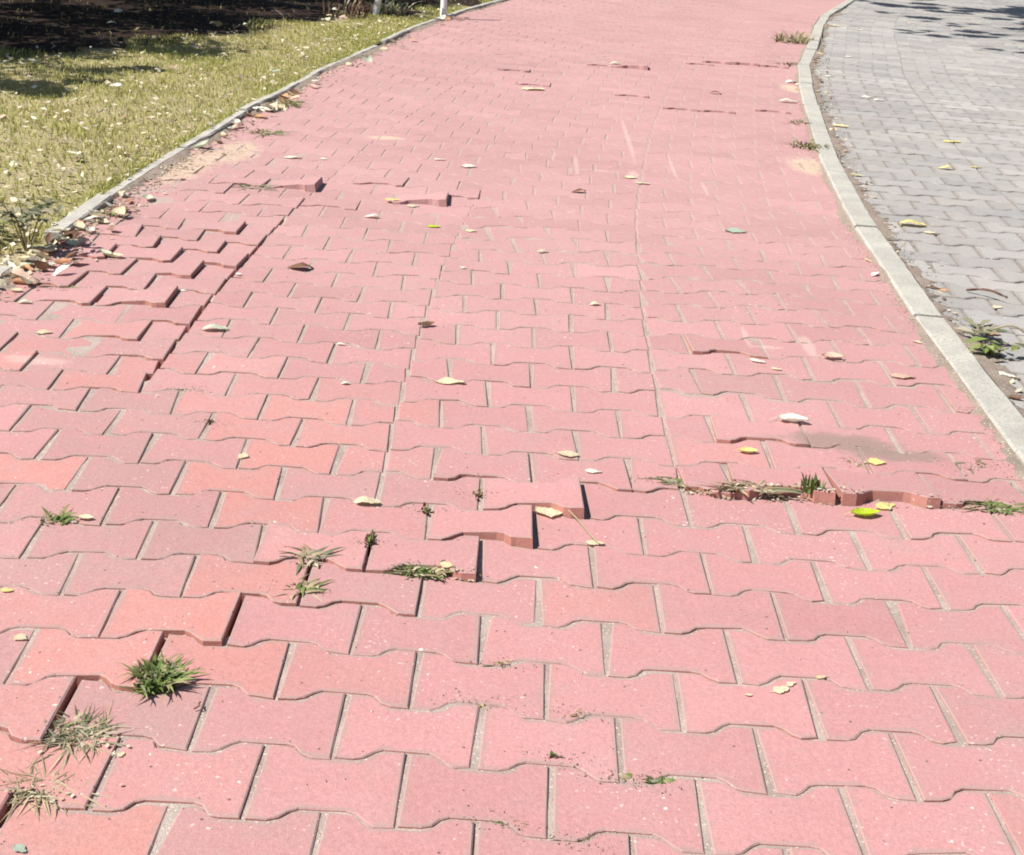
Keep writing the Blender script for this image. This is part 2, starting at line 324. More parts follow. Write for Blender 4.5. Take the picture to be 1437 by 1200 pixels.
LEAVES = [   # x, y, length, turn, shape, colour, label
    (0.088,2.512,0.072,20,'flat','cream', 'large pale dried leaf with long stem lying below the raised red brick'),
    (0.167,2.388,0.035,0,'flat','cream', 'pale torn leaf scrap at the tip of the long dry stem'),
    (0.709,2.598,0.062,10,'cup','lime', 'bright lime green leaf lying in front of the raised brick row'),
    (0.761,2.647,0.051,30,'flat','yellow', 'bright yellow leaf touching the lime green leaf'),
    (-0.097,2.239,0.027,-20,'flat','gold', 'small golden oval leaf beside the green weed mat in mid path'),
    (-0.267,2.495,0.052,5,'arch','cream', 'pale arched leaf casting a dark shadow where the long seam ends'),
    (0.174,2.729,0.036,0,'flat','white', 'white paper-thin leaf scrap behind the raised brick with long stemmed leaf'),
    (0.122,2.818,0.049,5,'flat','cream', 'flat cream leaf just above the stepped raised bricks'),
    (0.514,2.891,0.045,0,'cup','yellow', 'cream yellow cupped leaf behind the row of raised bricks'),
    (0.642,3.083,0.072,-8,'cup','white', 'large white cupped leaf beside the sandy dust patch'),
    (0.789,2.865,0.042,5,'flat','yellow', 'flat yellow leaf at the lower edge of the sandy dust patch'),
    (-0.153,3.212,0.072,5,'flat','cream', 'broad flat golden leaf between the two long seams'),
    (-0.542,2.674,0.031,80,'flat','cream', 'narrow cream leaf standing lengthwise in a brick joint on the orange bricks'),
    (-0.774,3.485,0.068,10,'arch','pale', 'greenish white arched leaf right of the dark open seam'),
    (-1.177,3.378,0.041,5,'flat','cream', 'cream leaf lying on the left bricks near the edging litter'),
    (-0.395,3.148,0.022,0,'arch','white', 'small white curled leaf on the seam between orange and pink bricks'),
    (-0.446,3.443,0.023,0,'arch','white', 'small white curled leaf one brick above the similar curled leaf'),
    (-0.247,3.661,0.050,30,'cup','brown', 'dark curled leaf lying on the middle seam'),  # brown here stands in for the black shadow of the curl
    (-0.666,4.174,0.077,10,'arch','brown', 'long dark curled leaf right of the sunken bricks'),  # shadow of the curl painted in as a dark leaf colour
    (-0.313,4.825,0.045,0,'flat','lime', 'small lime green leaf on the far middle of the path'),
    (-0.184,4.788,0.042,0,'flat','cream', 'small cream leaf right of the middle seam on the far bricks'),
    (-0.535,4.902,0.055,5,'arch','white', 'white curled leaf in front of the far tilted brick'),
    (-0.182,4.283,0.022,0,'flat','white', 'tiny white leaf speck on the middle strip of bricks'),
    (-0.487,5.164,0.064,5,'flat','yellow', 'yellow leaf at the front of the far tilted brick'),
    (-0.410,5.115,0.047,10,'flat','cream', 'cream leaf beside the yellow leaf under the far tilted brick'),
    (-0.248,5.879,0.070,0,'flat','white', 'larger of two white leaves on the far path by the stepped crack'),
    (-0.376,5.992,0.050,0,'flat','white', 'smaller white leaf close behind the far white leaf'),
    (-0.971,5.859,0.076,0,'flat','white', 'white flat leaf on the far left bricks near the sand drift'),
    (-0.842,5.857,0.033,0,'flat','white', 'tiny white leaf scrap right of the far left white leaf'),
    (-0.008,8.352,0.135,5,'flat','cream', 'long cream leaf at the upper end of the middle seam'),
    (0.199,5.536,0.059,20,'arch','brown', 'dark curled leaf alone on the far middle bricks'),  # colour darkened for the shaded side of the leaf
    (0.421,5.894,0.060,0,'flat','cream', 'cream leaf at the chalky scuffed patch of the far path'),
    (0.465,5.791,0.062,0,'flat','cream', 'cream leaf just in front of the chalky scuffed patch'),
    (0.750,5.022,0.077,-5,'flat','greygreen', 'grey green leaf on the far right bricks'),
    (0.214,3.953,0.034,5,'arch','cream', 'small cream arched leaf right of centre on the middle bricks'),
    (0.063,4.546,0.038,0,'arch','cream', 'small cream arched leaf on the middle bricks further up'),
    (0.828,3.589,0.060,0,'cup','tan', 'tan winged curled leaf on the right bricks near the kerb'),
    (0.664,3.475,0.029,-20,'flat','cream', 'small cream leaf left of the winged curled leaf'),
    (0.623,3.529,0.043,-25,'flat','white', 'thin white leaf sliver left of the winged curled leaf'),
    (0.985,3.472,0.066,0,'flat','tan', 'flat faded tan leaf pressed onto bricks near the right kerb'),
    (0.437,1.909,0.029,25,'flat','cream', 'pale cream leaf, bigger of the near cluster of scraps'),
    (0.456,1.926,0.020,40,'flat','cream', 'pale cream leaf scrap overlapping the bigger near scrap'),
    (0.385,1.890,0.013,0,'flat','cream', 'tiny cream scrap left of the near cluster of scraps'),
    (0.507,1.956,0.017,10,'flat','gold', 'tiny golden scrap right of the near cluster of scraps'),
    (-0.496,1.626,0.013,60,'flat','cream', 'small cream oval leaf in the near left brick joint'),
    (-0.732,1.914,0.025,-15,'flat','cream', 'cream leaf beside the dark joint at the near left'),
    (-0.758,2.331,0.032,0,'cup','cream', 'cream cupped leaf beside the small green weed at left'),
    (-0.802,2.057,0.020,0,'flat','yellow', 'yellow leaf at the left rim of the path beside worn bricks'),
    (1.073,8.654,0.074,0,'arch','brown', 'small brown curled leaf on the far bricks near the right kerb'),
    (0.525,9.775,0.077,0,'arch','cream', 'cream curled leaf on the farthest raised brick'),
    (-0.561,1.420,0.022,-35,'flat','greygreen', 'grey green leaf stuck in the nearest left corner joint'),
    (-1.212,4.116,0.061,-5,'cup','cream', 'cream cupped leaf among the raised bricks near the left edging'),
    (-0.935,3.824,0.025,-20,'flat','white', 'white scrap on the half brick beside the dark open seam'),
    (-0.825,4.035,0.020,0,'flat','white', 'tiny white scrap at the dark open seam'),
    (-1.378,3.796,0.067,-5,'cup','orange', 'orange tinted curled leaf at the left end of the edging litter'),
    (-1.306,3.615,0.039,5,'arch','pale', 'pale arched leaf below the orange tinted curled leaf'),
    (-1.366,3.718,0.037,5,'cup','cream', 'cream cupped leaf between the orange tinted leaf and the edging'),
    (1.454,5.339,0.102,-12,'arch','yellow', 'yellow arched leaf with dark shadow on the near grey pavers'),
    (1.498,5.224,0.059,-20,'flat','cream', 'cream leaf sliver beside the yellow arched leaf on grey pavers'),
    (2.168,7.475,0.097,5,'flat','yellow', 'yellow leaf lying along the seam of the grey pavers'),
    (1.919,6.633,0.077,-5,'arch','yellow', 'yellow arched leaf on grey pavers left of the paver seam'),
    (2.083,6.725,0.055,0,'flat','yellow', 'small yellow leaf touching the grey paver seam'),
    (2.051,9.017,0.075,0,'flat','white', 'small white leaf on the far grey pavers'),
    (2.093,8.885,0.063,0,'arch','white', 'small arched white leaf next to the white leaf on far grey pavers'),
    (2.767,13.931,0.148,10,'flat','cream', 'cream leaf in the gutter at the far bend of the kerb'),
    (2.966,13.728,0.082,0,'flat','white', 'tiny white scrap on far grey pavers below the tree shadow'),
    (2.377,11.263,0.063,0,'flat','white', 'tiny white scrap on far grey pavers beyond the kerb corner'),
    (2.165,11.330,0.091,10,'flat','gold', 'small golden leaf in the gutter near the far bend'),
    (1.980,9.930,0.066,0,'flat','white', 'tiny white scrap in the gutter at the kerb corner'),
    (1.273,3.559,0.053,-15,'arch','white', 'large white curled leaf with black shadow on grey pavers below green sprig'),
    (1.360,3.946,0.036,5,'arch','orange', 'orange curled leaf beside the twig on grey pavers near the sprig'),
    (1.322,3.986,0.041,0,'flat','pale', 'pale flat leaf above the green sprig on grey pavers'),
    (1.453,4.237,0.034,10,'flat','cream', 'cream leaf at the end of the dark twig on grey pavers'),
    (1.625,7.684,0.106,0,'flat','gold', 'golden leaf in the gutter along the middle kerb'),
    (1.451,6.305,0.046,-5,'flat','cream', 'cream leaf on grey pavers beside the middle kerb'),
    (1.427,6.329,0.036,-5,'flat','yellow', 'small yellow leaf touching the middle kerb on the grey side'),
    (1.330,4.393,0.032,-20,'flat','orange', 'orange leaf in the brown litter patch by the kerb'),
    (1.306,4.412,0.040,-25,'flat','brown', 'brown leaf in the litter patch against the kerb'),
    (1.484,8.522,0.108,0,'arch','white', 'white curled leaf against the kerb on the red side, far'),
    (1.653,9.479,0.078,15,'arch','white', 'white curled leaf near the kerb corner on the red side'),
    (1.244,3.373,0.038,-35,'cup','brown', 'brown cupped leaf on grey pavers at the right rim below the sprig'),
]

# ------------------------------------------------------------------ ground sheets
def sheet(name, ys, left, right, nx, zf, mat):
    V, F = [], []
    for y in ys:
        a, b = left(y), right(y)
        for i in range(nx + 1):
            x = a + (b - a) * i / nx; V.append((x, y, zf(x, y)))
    n = nx + 1
    for j in range(len(ys) - 1):
        for i in range(nx): F.append((j * n + i, j * n + i + 1, (j + 1) * n + i + 1, (j + 1) * n + i))
    return link(name, mesh(name, V, F, True), mat)
gs = link('ground', mesh('ground', [(-120, -60, -0.14), (120, -60, -0.14), (120, 220, -0.14), (-120, 220, -0.14)], [(0, 1, 2, 3)]), M_GROUND)
tag(gs, kind='structure')
YS = list(np.concatenate([np.arange(-3, 6, 0.04), np.arange(6, 14, 0.1), np.arange(14, 30.01, 0.25)]))
HOLES = [(-0.865 + 0.02 * math.sin(i), 3.12 + 0.06 * i, .03) for i in range(30)] + [(-.515, 1.88, .035), (-.515, 1.93, .035), (-.42, 2.02, .035), (-.42, 2.07, .035), (-.605, 1.75, .035), (-.61, 1.79, .035), (-.635, 1.49, .035), (-.63, 1.54, .035),
         (-.55, 1.84, .03), (-.335, 2.2, .03), (-.245, 2.31, .03), (-.245, 2.35, .03)] + [(-.945, 3.74, .03), (-.945, 4.02, .03), (-.945, 4.33, .03), (-1.14, 4.33, .03), (-1.135, 3.73, .03), (-1.24, 4.2, .03), (-.945, 4.62, .03)]
def zsand(x, y):
    dep = 0.0031 - 0.0015 * min(1, max(0, (y - 3.2) / 2.2))
    for hx, hy, hr in HOLES:                    # washed-out joints
        q = ((x - hx) ** 2 + (y - hy) ** 2) / (hr * hr)
        if q < 1: dep += 0.035 * (1 - q)
    return und(x, y) - dep + 0.0008 * math.sin(37 * x + 11 * math.sin(23 * y)) * math.sin(31 * y + 3 * x)
PATH = sheet('brick_path', YS, lambda y: kleft(y) - 0.01, lambda y: kin(y) + 0.02, 130, zsand, M_SAND)
tag(PATH, kind='structure')
ROAD = sheet('grey_pavement', YS, lambda y: kin(y) + 0.07, lambda y: kin(y) + 8.0, 120, lambda x, y: und(x, y) - 0.0095, M_SAND_GREY)
tag(ROAD, kind='structure')
def zlawn(x, y):
    d = kleft(y) - 0.05 - x
    e = min(1, max(0.0, d) / 0.35)
    return 0.003 + 0.026 * min(1, max(0, d) / 0.5) + e * (0.012 * math.sin(2.3 * x + 1.1 * y) + 0.008 * math.sin(5.1 * y + 4.3 * x) + 0.004 * math.sin(17 * x) * math.sin(19 * y))
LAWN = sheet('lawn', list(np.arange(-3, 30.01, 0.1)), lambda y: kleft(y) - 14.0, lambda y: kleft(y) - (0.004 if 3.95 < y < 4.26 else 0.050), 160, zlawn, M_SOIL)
tag(LAWN, kind='structure')

# ------------------------------------------------------------------ wavy interlocking paver shapes
LB, WB, NB, JT = 0.1931, 0.1622, 0.1078, 0.0069
def outline(jit, seed):
    r = random.Random(seed); L, W, N = LB / 2, WB / 2, NB / 2
    a1, a2 = 0.0605, 0.0395
    top = [(-L, W), (-a1, W), (-a2, N), (a2, N), (a1, W), (L, W)]
    q = []
    for i, t in enumerate(top):                        # soft rounded bends of the wave
        if 0 < i < 5:
            for o, s in ((top[i - 1], .0), (top[i + 1], .0)):
                l = math.hypot(o[0] - t[0], o[1] - t[1]); f = 0.008 / l; q.append((t[0] + (o[0] - t[0]) * f, t[1] + (o[1] - t[1]) * f))
        else: q.append(t)
    top = q
    p = [(x, -y) for x, y in top] + top[::-1]
    p = [(x + r.gauss(0, jit), y + r.gauss(0, jit)) for x, y in p]        # counter clockwise
    for _ in range(r.choice((0, 1, 2, 3))):        # knocked-off corners
        i = r.randrange(len(p)); q = r.uniform(.948, .98); p[i] = (p[i][0] * q, p[i][1] * q)
    return p
def clip(poly, nx, ny, d):        # keep nx*x+ny*y <= d
    out = []
    for i, a in enumerate(poly):
        b = poly[(i + 1) % len(poly)]
        da, db = nx * a[0] + ny * a[1] - d, nx * b[0] + ny * b[1] - d
        if da <= 0: out.append(a)
        if da * db < 0:
            t = da / (da - db); out.append((a[0] + t * (b[0] - a[0]), a[1] + t * (b[1] - a[1])))
    return out
def area(p): return 0.5 * sum(a[0] * b[1] - b[0] * a[1] for a, b in zip(p, p[1:] + p[:1]))
def block(poly, thick=0.06, bev=0.0018, seed=0):
    """solid paver: bevelled worn top edge and sides"""
    r = random.Random(seed); n = len(poly); V, F = [], []
    ins = []
    for i in range(n):
        a, b, c = poly[i - 1], poly[i], poly[(i + 1) % n]
        e1 = (b[0] - a[0], b[1] - a[1]); e2 = (c[0] - b[0], c[1] - b[1])
        l1 = math.hypot(*e1) or 1e-6; l2 = math.hypot(*e2) or 1e-6
        n1 = (-e1[1] / l1, e1[0] / l1); n2 = (-e2[1] / l2, e2[0] / l2)
        m = (n1[0] + n2[0], n1[1] + n2[1]); q = max(0.5, (1 + n1[0] * n2[0] + n1[1] * n2[1]))
        w = bev * (0.7 + 0.8 * r.random())
        ins.append((b[0] + m[0] / q * w, b[1] + m[1] / q * w))
    V += [(x, y, 0.0) for x, y in ins]
    V += [(x, y, -bev * (0.6 + 0.5 * r.random())) for x, y in poly]
    V += [(x, y, -thick) for x, y in poly]
    F.append(tuple(range(n)))
    for i in range(n):
        j = (i + 1) % n
        F.append((n + i, n + j, j, i)); F.append((2 * n + i, 2 * n + j, n + j, n + i))
    return V, F
NVAR = 18
FULL = [outline(0.0012, s) for s in range(NVAR)]
HALFL = [clip(p, 1, 0, -JT / 2 - 0.0005) for p in FULL]       # left piece of a block cut at a seam
HALFR = [clip(p, -1, 0, -JT / 2 - 0.0005) for p in FULL]
GEO = {(t, s): block(p, seed=s) for t, L_ in (('F', FULL), ('L', HALFL), ('R', HALFR)) for s, p in enumerate(L_)}
MESHES = {}
def shared(t, s, mat):
    key = (t, s, mat.name)
    if key not in MESHES:
        V, F = GEO[(t, s)]; MESHES[key] = mesh('paver_' + t.lower(), V, F); MESHES[key].materials.append(mat)
    return MESHES[key]

# ------------------------------------------------------------------ lattice of the red path
J = np.array(JOINTS, float)
def base_xy(k, r):
    return -0.26 + 0.1 * k, 1.5888 + 0.14 * r + 0.0207 * 0.1 * k
def curved(x, y, k):
    c1 = (cc(y + 0.1) - cc(y - 0.1)) / 0.2
    return x + cc(y), y - c1 * 0.06 * k
def strip_of(k):
    return np.where(k == -6, -0.5, np.where(k < -6, -1, np.where(k < 0, 0, np.where(k == 0, 0.5, np.where(k < 6, 1, np.where(k == 6, 1.5, 2))))))
_b = np.array([curved(*base_xy(k, r), k) for r, k, _, _ in J])
RES = J[:, 2:4] - _b
JS = strip_of(J[:, 1])
def lat(k, r, s):
    dk = 0.1 * (J[:, 1] - k); dr = 0.14 * (J[:, 0] - r); d2 = dk * dk + dr * dr
    wgt = np.exp(-d2 / (2 * 0.13 ** 2)) + 0.03 * np.exp(-d2 / (2 * 0.35 ** 2)) + 1e-3 * np.exp(-np.sqrt(d2) / 0.35) + 1e-12
    if r >= 7.5: wgt = np.where((J[:, 0] >= 7.5) & (np.abs(JS - s) > 0.75), wgt * 0.02, wgt)
    q = (wgt[:, None] * RES).sum(0) / wgt.sum()
    wx = np.exp(-d2 / (2 * 0.2 ** 2)) + 0.05 * np.exp(-d2 / (2 * 0.5 ** 2)) + 1e-3 * np.exp(-np.sqrt(d2) / 0.35) + 1e-12
    q[0] = (wx * RES[:, 0]).sum() / wx.sum()        # the strips slip along each other, never apart
    x, y = curved(*base_xy(k, r), k)
    return x + q[0], y + q[1]

LIFT = {  # (row, column): height, front edge up, right end up (radians)
    (7, 3): (.018, .08, .09), (6, 2): (.015, .07, .09), (5, 1): (.013, .06, .05), (4, 0): (.010, .02, .0), (4, -2): (.010, .02, .02),
    (3, -3): (.015, .04, .07), (3, -1): (.001, 0, -.02), (2, -4): (.018, .03, .08), (2, -2): (.002, .02, 0), (1, -5): (.017, .03, .08), (1, -3): (.0, 0, 0), (-1, -5): (.014, .02, .07), (0, -4): (.007, .02, .02), (5, -1): (.008, .03, 0),
    (8, 8): (.025, .14, .04), (8, 10): (.024, .15, -.02), (8, 12): (.004, .05, -.03), (8, 6): (.008, .05, .03), (8, 4): (.002, .03, .02), (9, 9): (.004, .02, 0), (9, 7): (.004, .02, 0), (9, 11): (.004, .02, 0),
    (10, 8): (.008, .06, 0), (8, 2): (.005, .02, 0),
    (16, -8): (.018, .03, .12), (18, -8): (.020, .03, .12), (20, -8): (.020, .03, .12), (22, -8): (.018, .03, .12), (14, -8): (.008, .02, .05),
    (16, -10): (.012, .03, .08), (18, -10): (.008, .03, .05), (20, -10): (.014, .03, .10), (19, -11): (.014, .02, .10), (17, -11): (.008, .02, .06), (21, -11): (.010, .02, .06),
    (13, -7): (.010, .02, .04), (15, -7): (.012, .02, .05), (17, -7): (.014, .02, .05), (19, -7): (.016, .02, .05), (21, -7): (.012, .02, .05), (17, -9): (.008, .02, .04), (19, -9): (.012, .02, .06), (21, -9): (.008, .01, .03),
    (12, -6): (.006, .02, .02), (27, -7): (.020, .03, .20), (27, -9): (.006, .06, .03), (26, -2): (.020, .10, .13), (27, -1): (.006, .05, 0), (28, -4): (.006, .04, 0),
    (25, -5): (.004, .02, 0), (14, 8): (.004, .04, -.04), (57, 3): (.032, .16, .10), (62, 8): (.02, .14, 0), (62, 10): (.026, .16, 0), (62, 12): (.018, .12, 0), (61, 7): (.012, .1, 0), (57, 1): (.01, .1, 0), (56, 0): (.01, .1, 0),
    (45, 7): (.014, .12, 0), (45, 9): (.014, .12, 0), (48, 6): (.012, .1, 0), (48, 4): (.012, .1, 0), (46, 12): (.012, .12, 0), (50, -2): (.01, .08, 0), (54, -4): (.012, .1, 0)}
def seam_at(k, r):
    return (k == 0 and r >= 8 and r < 58) or (k == 6 and r >= 8 and r < 60) or (k == -6 and r >= 11 and r < 58)

SHEAR = -0.11         # the grey courses run askew to their joints
def sheared(p): return [(x + SHEAR * y, y) for x, y in p]
GSRC = {'F': [sheared(p) for p in FULL], 'L': [sheared(p) for p in HALFL], 'R': [sheared(p) for p in HALFR]}
RSRC = {'F': FULL, 'L': HALFL, 'R': HALFR}
for t_, L_ in GSRC.items():
    for s_, p_ in enumerate(L_): GEO[(t_ + 'g', s_)] = block(p_, seed=s_)
PIECES = []      # red pieces: centre, rotation, scale, type, variant, tint, z, tilts, distance
def add_piece(store, x, y, rot, sx, sy, t, tint, z, tx, ty, left, right):
    v = random.randrange(NVAR); poly = None
    c, s = math.cos(rot), math.sin(rot)
    src = (GSRC if right is None else RSRC)[t][v]
    if right is None: t += 'g'
    for lim, sg in ((left, -1), (right, 1)):
        if lim is None: continue
        xl = lim(y); dx = (lim(y + 0.08) - lim(y - 0.08)) / 0.16
        nx, ny = sg, -sg * dx; l = math.hypot(nx, ny); nx /= l; ny /= l        # keep n.(p-p0) <= 0
        d = nx * (xl - x)
        lx, ly = (nx * c + ny * s) * sx, (-nx * s + ny * c) * sy
        p0 = poly or src
        if max(lx * p[0] + ly * p[1] - d for p in p0) > 0:
            poly = clip(p0, lx, ly, d)
            if len(poly) < 3 or area(poly) < 0.0012: return
    store.append(dict(x=x, y=y, rot=rot, sx=sx, sy=sy, t=t, v=v, poly=poly, tint=tint, z=z, tx=tx, ty=ty,
                      d=math.hypot(x, y), vis=in_frame(x, y, 0.035)))
ORANGE = {(3, -3): .9, (3, -5): .4, (2, -4): .95, (2, -2): .8, (1, -5): .5, (0, -4): .75, (-1, -3): .95, (-1, -5): .9, (0, -2): .25, (4, -2): .7, (6, -2): .95, (7, -3): .95, (7, -7): .9, (8, -2): .8, (9, -3): .9,
          (9, -1): .95, (10, -2): .95, (10, 0): .6, (10, -4): .6, (11, -1): .7, (11, -3): .4, (14, -8): .8, (13, -9): .5, (12, -6): .5, (8, 0): .5, (11, -7): .6, (12, -10): .7, (6, 0): .2, (5, -1): .3, (9, -5): .3, (12, -4): .5, (13, -3): .3}
WORN = {(1, -3): .9, (2, -6): .6, (4, -4): .95, (4, -6): .9, (5, -3): .95, (5, -5): .8, (6, -4): .7, (6, -6): .6, (7, -5): .95, (7, -1): .8, (8, -4): .4, (8, -6): .8, (9, -5): .8, (9, -7): .8, (10, -6): .9, (10, -8): .7, (6, -8): .8,
        (7, 1): .4, (3, -7): .6, (13, -7): .5, (12, -8): .8, (11, -9): .7, (13, -11): .5, (11, -5): .3}
def red_tint(x, y, r, k):
    if (r, k) in ORANGE or (r, k) in WORN:
        return (ORANGE.get((r, k), 0.0) * random.uniform(.45, .8), WORN.get((r, k), 0.0) * .8, min(1, max(0, random.gauss(0.5, 0.12))), 1.0)
    u = random.random(); o = g = 0.0
    left = 1 / (1 + math.exp((x + 0.30) / 0.10)) * (1 if y < 3.5 else max(0.0, 1 - (y - 3.5) / 0.8))
    if u < 0.12 * left: o = random.uniform(0.3, 0.7)
    elif u < 0.3 * left: g = random.uniform(0.2, 0.6)
    elif y < 6 and u > 0.95: g = random.uniform(0.1, 0.35)
    elif y < 6 and u > 0.9: o = random.uniform(0.1, 0.3)
    return (o, g, min(1, max(0, random.gauss(0.5, 0.17))), 1.0)
for r in range(-16, 170):
    for k in range(-16, 30):
        if (k + r) % 2: continue
        parts = [('L', -0.25), ('R', 0.25)] if seam_at(k, r) else [('F', 0)]
        for t, off in parts:
            s = float(strip_of(np.array(k + off)))
            x, y = lat(k, r, s)
            if x < kleft(y) - 0.16 or x > kin(y) + 0.12 or y > 26: continue
            x1, y1 = lat(k - 1, r, s); x2, y2 = lat(k + 1, r, s)
            rot = math.atan2(y2 - y1, x2 - x1); sx = math.hypot(x2 - x1, y2 - y1) / 0.2
            xa, ya = lat(k, r - 0.5, s); xb, yb = lat(k, r + 0.5, s)
            sy = abs(-(xb - xa) * math.sin(rot) + (yb - ya) * math.cos(rot)) / 0.14
            sx = min(1.08, max(0.93, sx)); sy = min(1.15, max(0.88, sy))
            if t == 'F':
                z, tx, ty = LIFT.get((r, k), (0, 0, 0))
                if k <= -6 and 12 <= r < 24: z, tx, ty = z * .28, tx * .1, ty * .5
                elif r < 5: z, tx, ty = z * .24, tx * .25, ty * .38
                elif r < 6: z, tx, ty = z * .55, tx * .7, ty * .8
                elif r < 12: z, tx, ty = z * .62, tx * .7, ty * .8
                elif 24 < r < 40: z, tx, ty = z * .7, tx * .6, ty * .8
                elif r >= 40: z, tx, ty = z * .5, tx * .55, ty * .8
            else:
                z, tx, ty = (0.0035, 0, .03) if (k == -6 and t == 'L' and 12 < r < 25) else (0, 0, 0)
                if r == 8 and k == 6: z, tx = (0.002, 0.02) if t == 'L' else (0.006, 0.04)
            tx -= (und(x, y + .05) - und(x, y - .05)) / .1; ty += (und(x + .05, y) - und(x - .05, y)) / .1
            if z > .004: rot += random.gauss(0, .012)
            z += und(x, y) + random.gauss(0, 0.0005) * (1 - .5 * min(1, max(0, (y - 4) / 2)))
            fq = 1 - 0.55 * min(1, max(0, (y - 4.5) / 2)); tx += random.gauss(0.0015, 0.004) * fq; ty += random.gauss(0, 0.004) * fq
            if x < -0.85 and 2.8 < y < 6: tx += random.gauss(0.003, 0.008); ty += random.gauss(0.004, 0.010); z += random.gauss(0, 0.001)
            add_piece(PIECES, x, y, rot, sx, sy, t, red_tint(x, y, r, k), z, tx, ty, kleft, kin)

GPIECES = []
for j in range(-40, 150):
    for i in range(-24, 66):
        if (i + j) % 2 == 0: continue
        y_ = 4.717 + 0.15 * j; sl_ = (cc(y_ + 0.1) - cc(y_ - 0.1)) / 0.2
        tl = 0.2 + 0.6 * (sl_ - 0.1)
        u, v = 0.108 * i + 0.015 * j, 0.15 * j - 0.108 * i * tl
        parts = [('L', 0), ('R', 0)] if i == 5 else [('F', 0)]
        y = 4.717 + v
        x = 1.372 + u - 0.015 * j * 1.0 + cc(y) - cc(4.717) + (0.02 * (y - 4.717) if y < 4.717 else 0)
        if y < -1 or y > 24 or x < kin(y) - 0.05 or x > kin(y) + 7.0: continue
        rot = -tl
        for t, _ in parts:
            g = random.random(); o = random.random() * 0.7 if x - kin(y) < 0.5 else random.random() ** 2 * 0.6
            gz = random.gauss(-0.004, 0.0009) + und(x, y)
            add_piece(GPIECES, x, y, rot, 1.075, 1.06, t, (o, g ** 2 * 0.9, min(1.6, max(-.6, random.gauss(0.5, 0.4))), 1), gz,
                      random.gauss(0.002, 0.008) - (und(x, y + .05) - und(x, y - .05)) / .1, random.gauss(0, 0.005) + (und(x + .05, y) - und(x - .05, y)) / .1, lambda y: kin(y) + 0.09, None)

TOPS = []
def build(store, parent, pname, sname, mat, matfar, limit=298):
    near = sorted([p for p in store if p['vis']], key=lambda p: p['d'])[:limit]
    ids = set(map(id, near))
    SV, SF, ST = [], [], []
    for p in store:
        mtx = Matrix.Translation((p['x'], p['y'], p['z'])) @ Matrix.Rotation(p['rot'], 4, 'Z') @ Euler((-p['tx'], -p['ty'], 0)).to_matrix().to_4x4() @ Matrix.Diagonal((p['sx'], p['sy'], 1, 1))
        p['m'] = mtx
        if id(p) in ids:
            if p['poly'] is not None:
                me = mesh('paver_cut', *block(p['poly'], seed=p['v'])); me.materials.append(mat)
            else: me = shared(p['t'], p['v'], mat)
            o = bpy.data.objects.new(pname, me); COL.objects.link(o); o.parent = parent
            o.matrix_local = mtx; o.color = p['tint']
        else:
            V, F = block(p['poly'], seed=p['v']) if p['poly'] is not None else GEO[(p['t'], p['v'])]
            b0 = len(SV); SV += [tuple(mtx @ Vector(q)) for q in V]; SF += [tuple(i + b0 for i in f) for f in F]
            ST += [p['tint']] * len(V)
    me = mesh(sname, SV, SF); a = me.color_attributes.new('tint', 'FLOAT_COLOR', 'POINT')
    a.data.foreach_set('color', np.array(ST, np.float32).ravel())
    o = link(sname, me, matfar, parent); o['kind'] = 'stuff'
    TOPS.extend(store)
build(PIECES, PATH, 'paving_brick', 'distant_paving', M_BRICK, M_BRICK_FAR)
build(GPIECES, ROAD, 'grey_paver', 'distant_paving', M_PAVER, M_PAVER_FAR)
_tx = np.array([p['x'] for p in TOPS]); _ty = np.array([p['y'] for p in TOPS])
def topz(x, y):
    """height of the paving under a point"""
    best = None
    for i in np.argsort((_tx - x) ** 2 + (_ty - y) ** 2)[:4]:
        p = TOPS[int(i)]; q = p['m'].inverted() @ Vector((x, y, p['z']))
        if best is None: best = (p, q)
        if abs(q.x) < .1 and abs(q.y) < (.08 if abs(q.x) > .05 else .055): best = (p, q); break
    p, q = best
    return (p['m'] @ Vector((q.x, q.y, 0))).z
def anyz(x, y):
    if x < kleft(y) - 0.05: return zlawn(x, y)
    return topz(x, y)

# ------------------------------------------------------------------ kerb and edging
def stone(y0, y1, fx, wdt, top, bottom, name, mat, parent, sag=0.0, seed=0):
    r = random.Random(seed); n = max(2, int((y1 - y0) / 0.06)); V, F = [], []
    bv = 0.006
    prof = [(0, bottom), (0.0, top - bv), (bv, top), (wdt - bv, top), (wdt, top - bv), (wdt, bottom)]
    lean = r.gauss(0, 0.03)
    for i in range(n + 1):
        y = y0 + (y1 - y0) * i / n; x = fx(y); dx = (fx(y + 0.05) - fx(y - 0.05)) / 0.1
        l = math.hypot(1, dx); nx, ny = 1 / l, -dx / l
        for a, z in prof:
            jx = r.gauss(0, 0.0009); jz = r.gauss(0, 0.0009) - sag * (i / n)
            aa = a + lean * (z - top) + jx
            V.append((x + nx * aa, y + ny * aa, z + jz))
    m = len(prof)
    for i in range(n):
        for q in range(m - 1): F.append((i * m + q, (i + 1) * m + q, (i + 1) * m + q + 1, i * m + q + 1))
    F.append(tuple(range(m))); F.append(tuple(n * m + q for q in range(m))[::-1])
    return link(name, mesh(name, V, F), mat, parent)
KERB = tag(link('kerb', None), 'pale concrete kerb curving between red path and grey pavers', 'kerb')
ky = [-2.6, -1.5, -0.4, 0.7, 1.85, 2.98, 4.05, 5.2, 6.28, 7.35, 8.4, 9.4, 10.42, 11.5, 12.6, 13.75, 14.9, 16.0, 17.2, 18.4, 19.6, 21, 22.4, 24, 26, 28]
for i in range(len(ky) - 1):
    dx_ = random.gauss(0, .003)
    stone(ky[i] + 0.005, ky[i + 1] - 0.005, lambda y, q=dx_: kin(y) + q, 0.087, 0.015 + random.gauss(0, 0.003), -0.13, 'kerb_stone', M_KERB, KERB, seed=i)
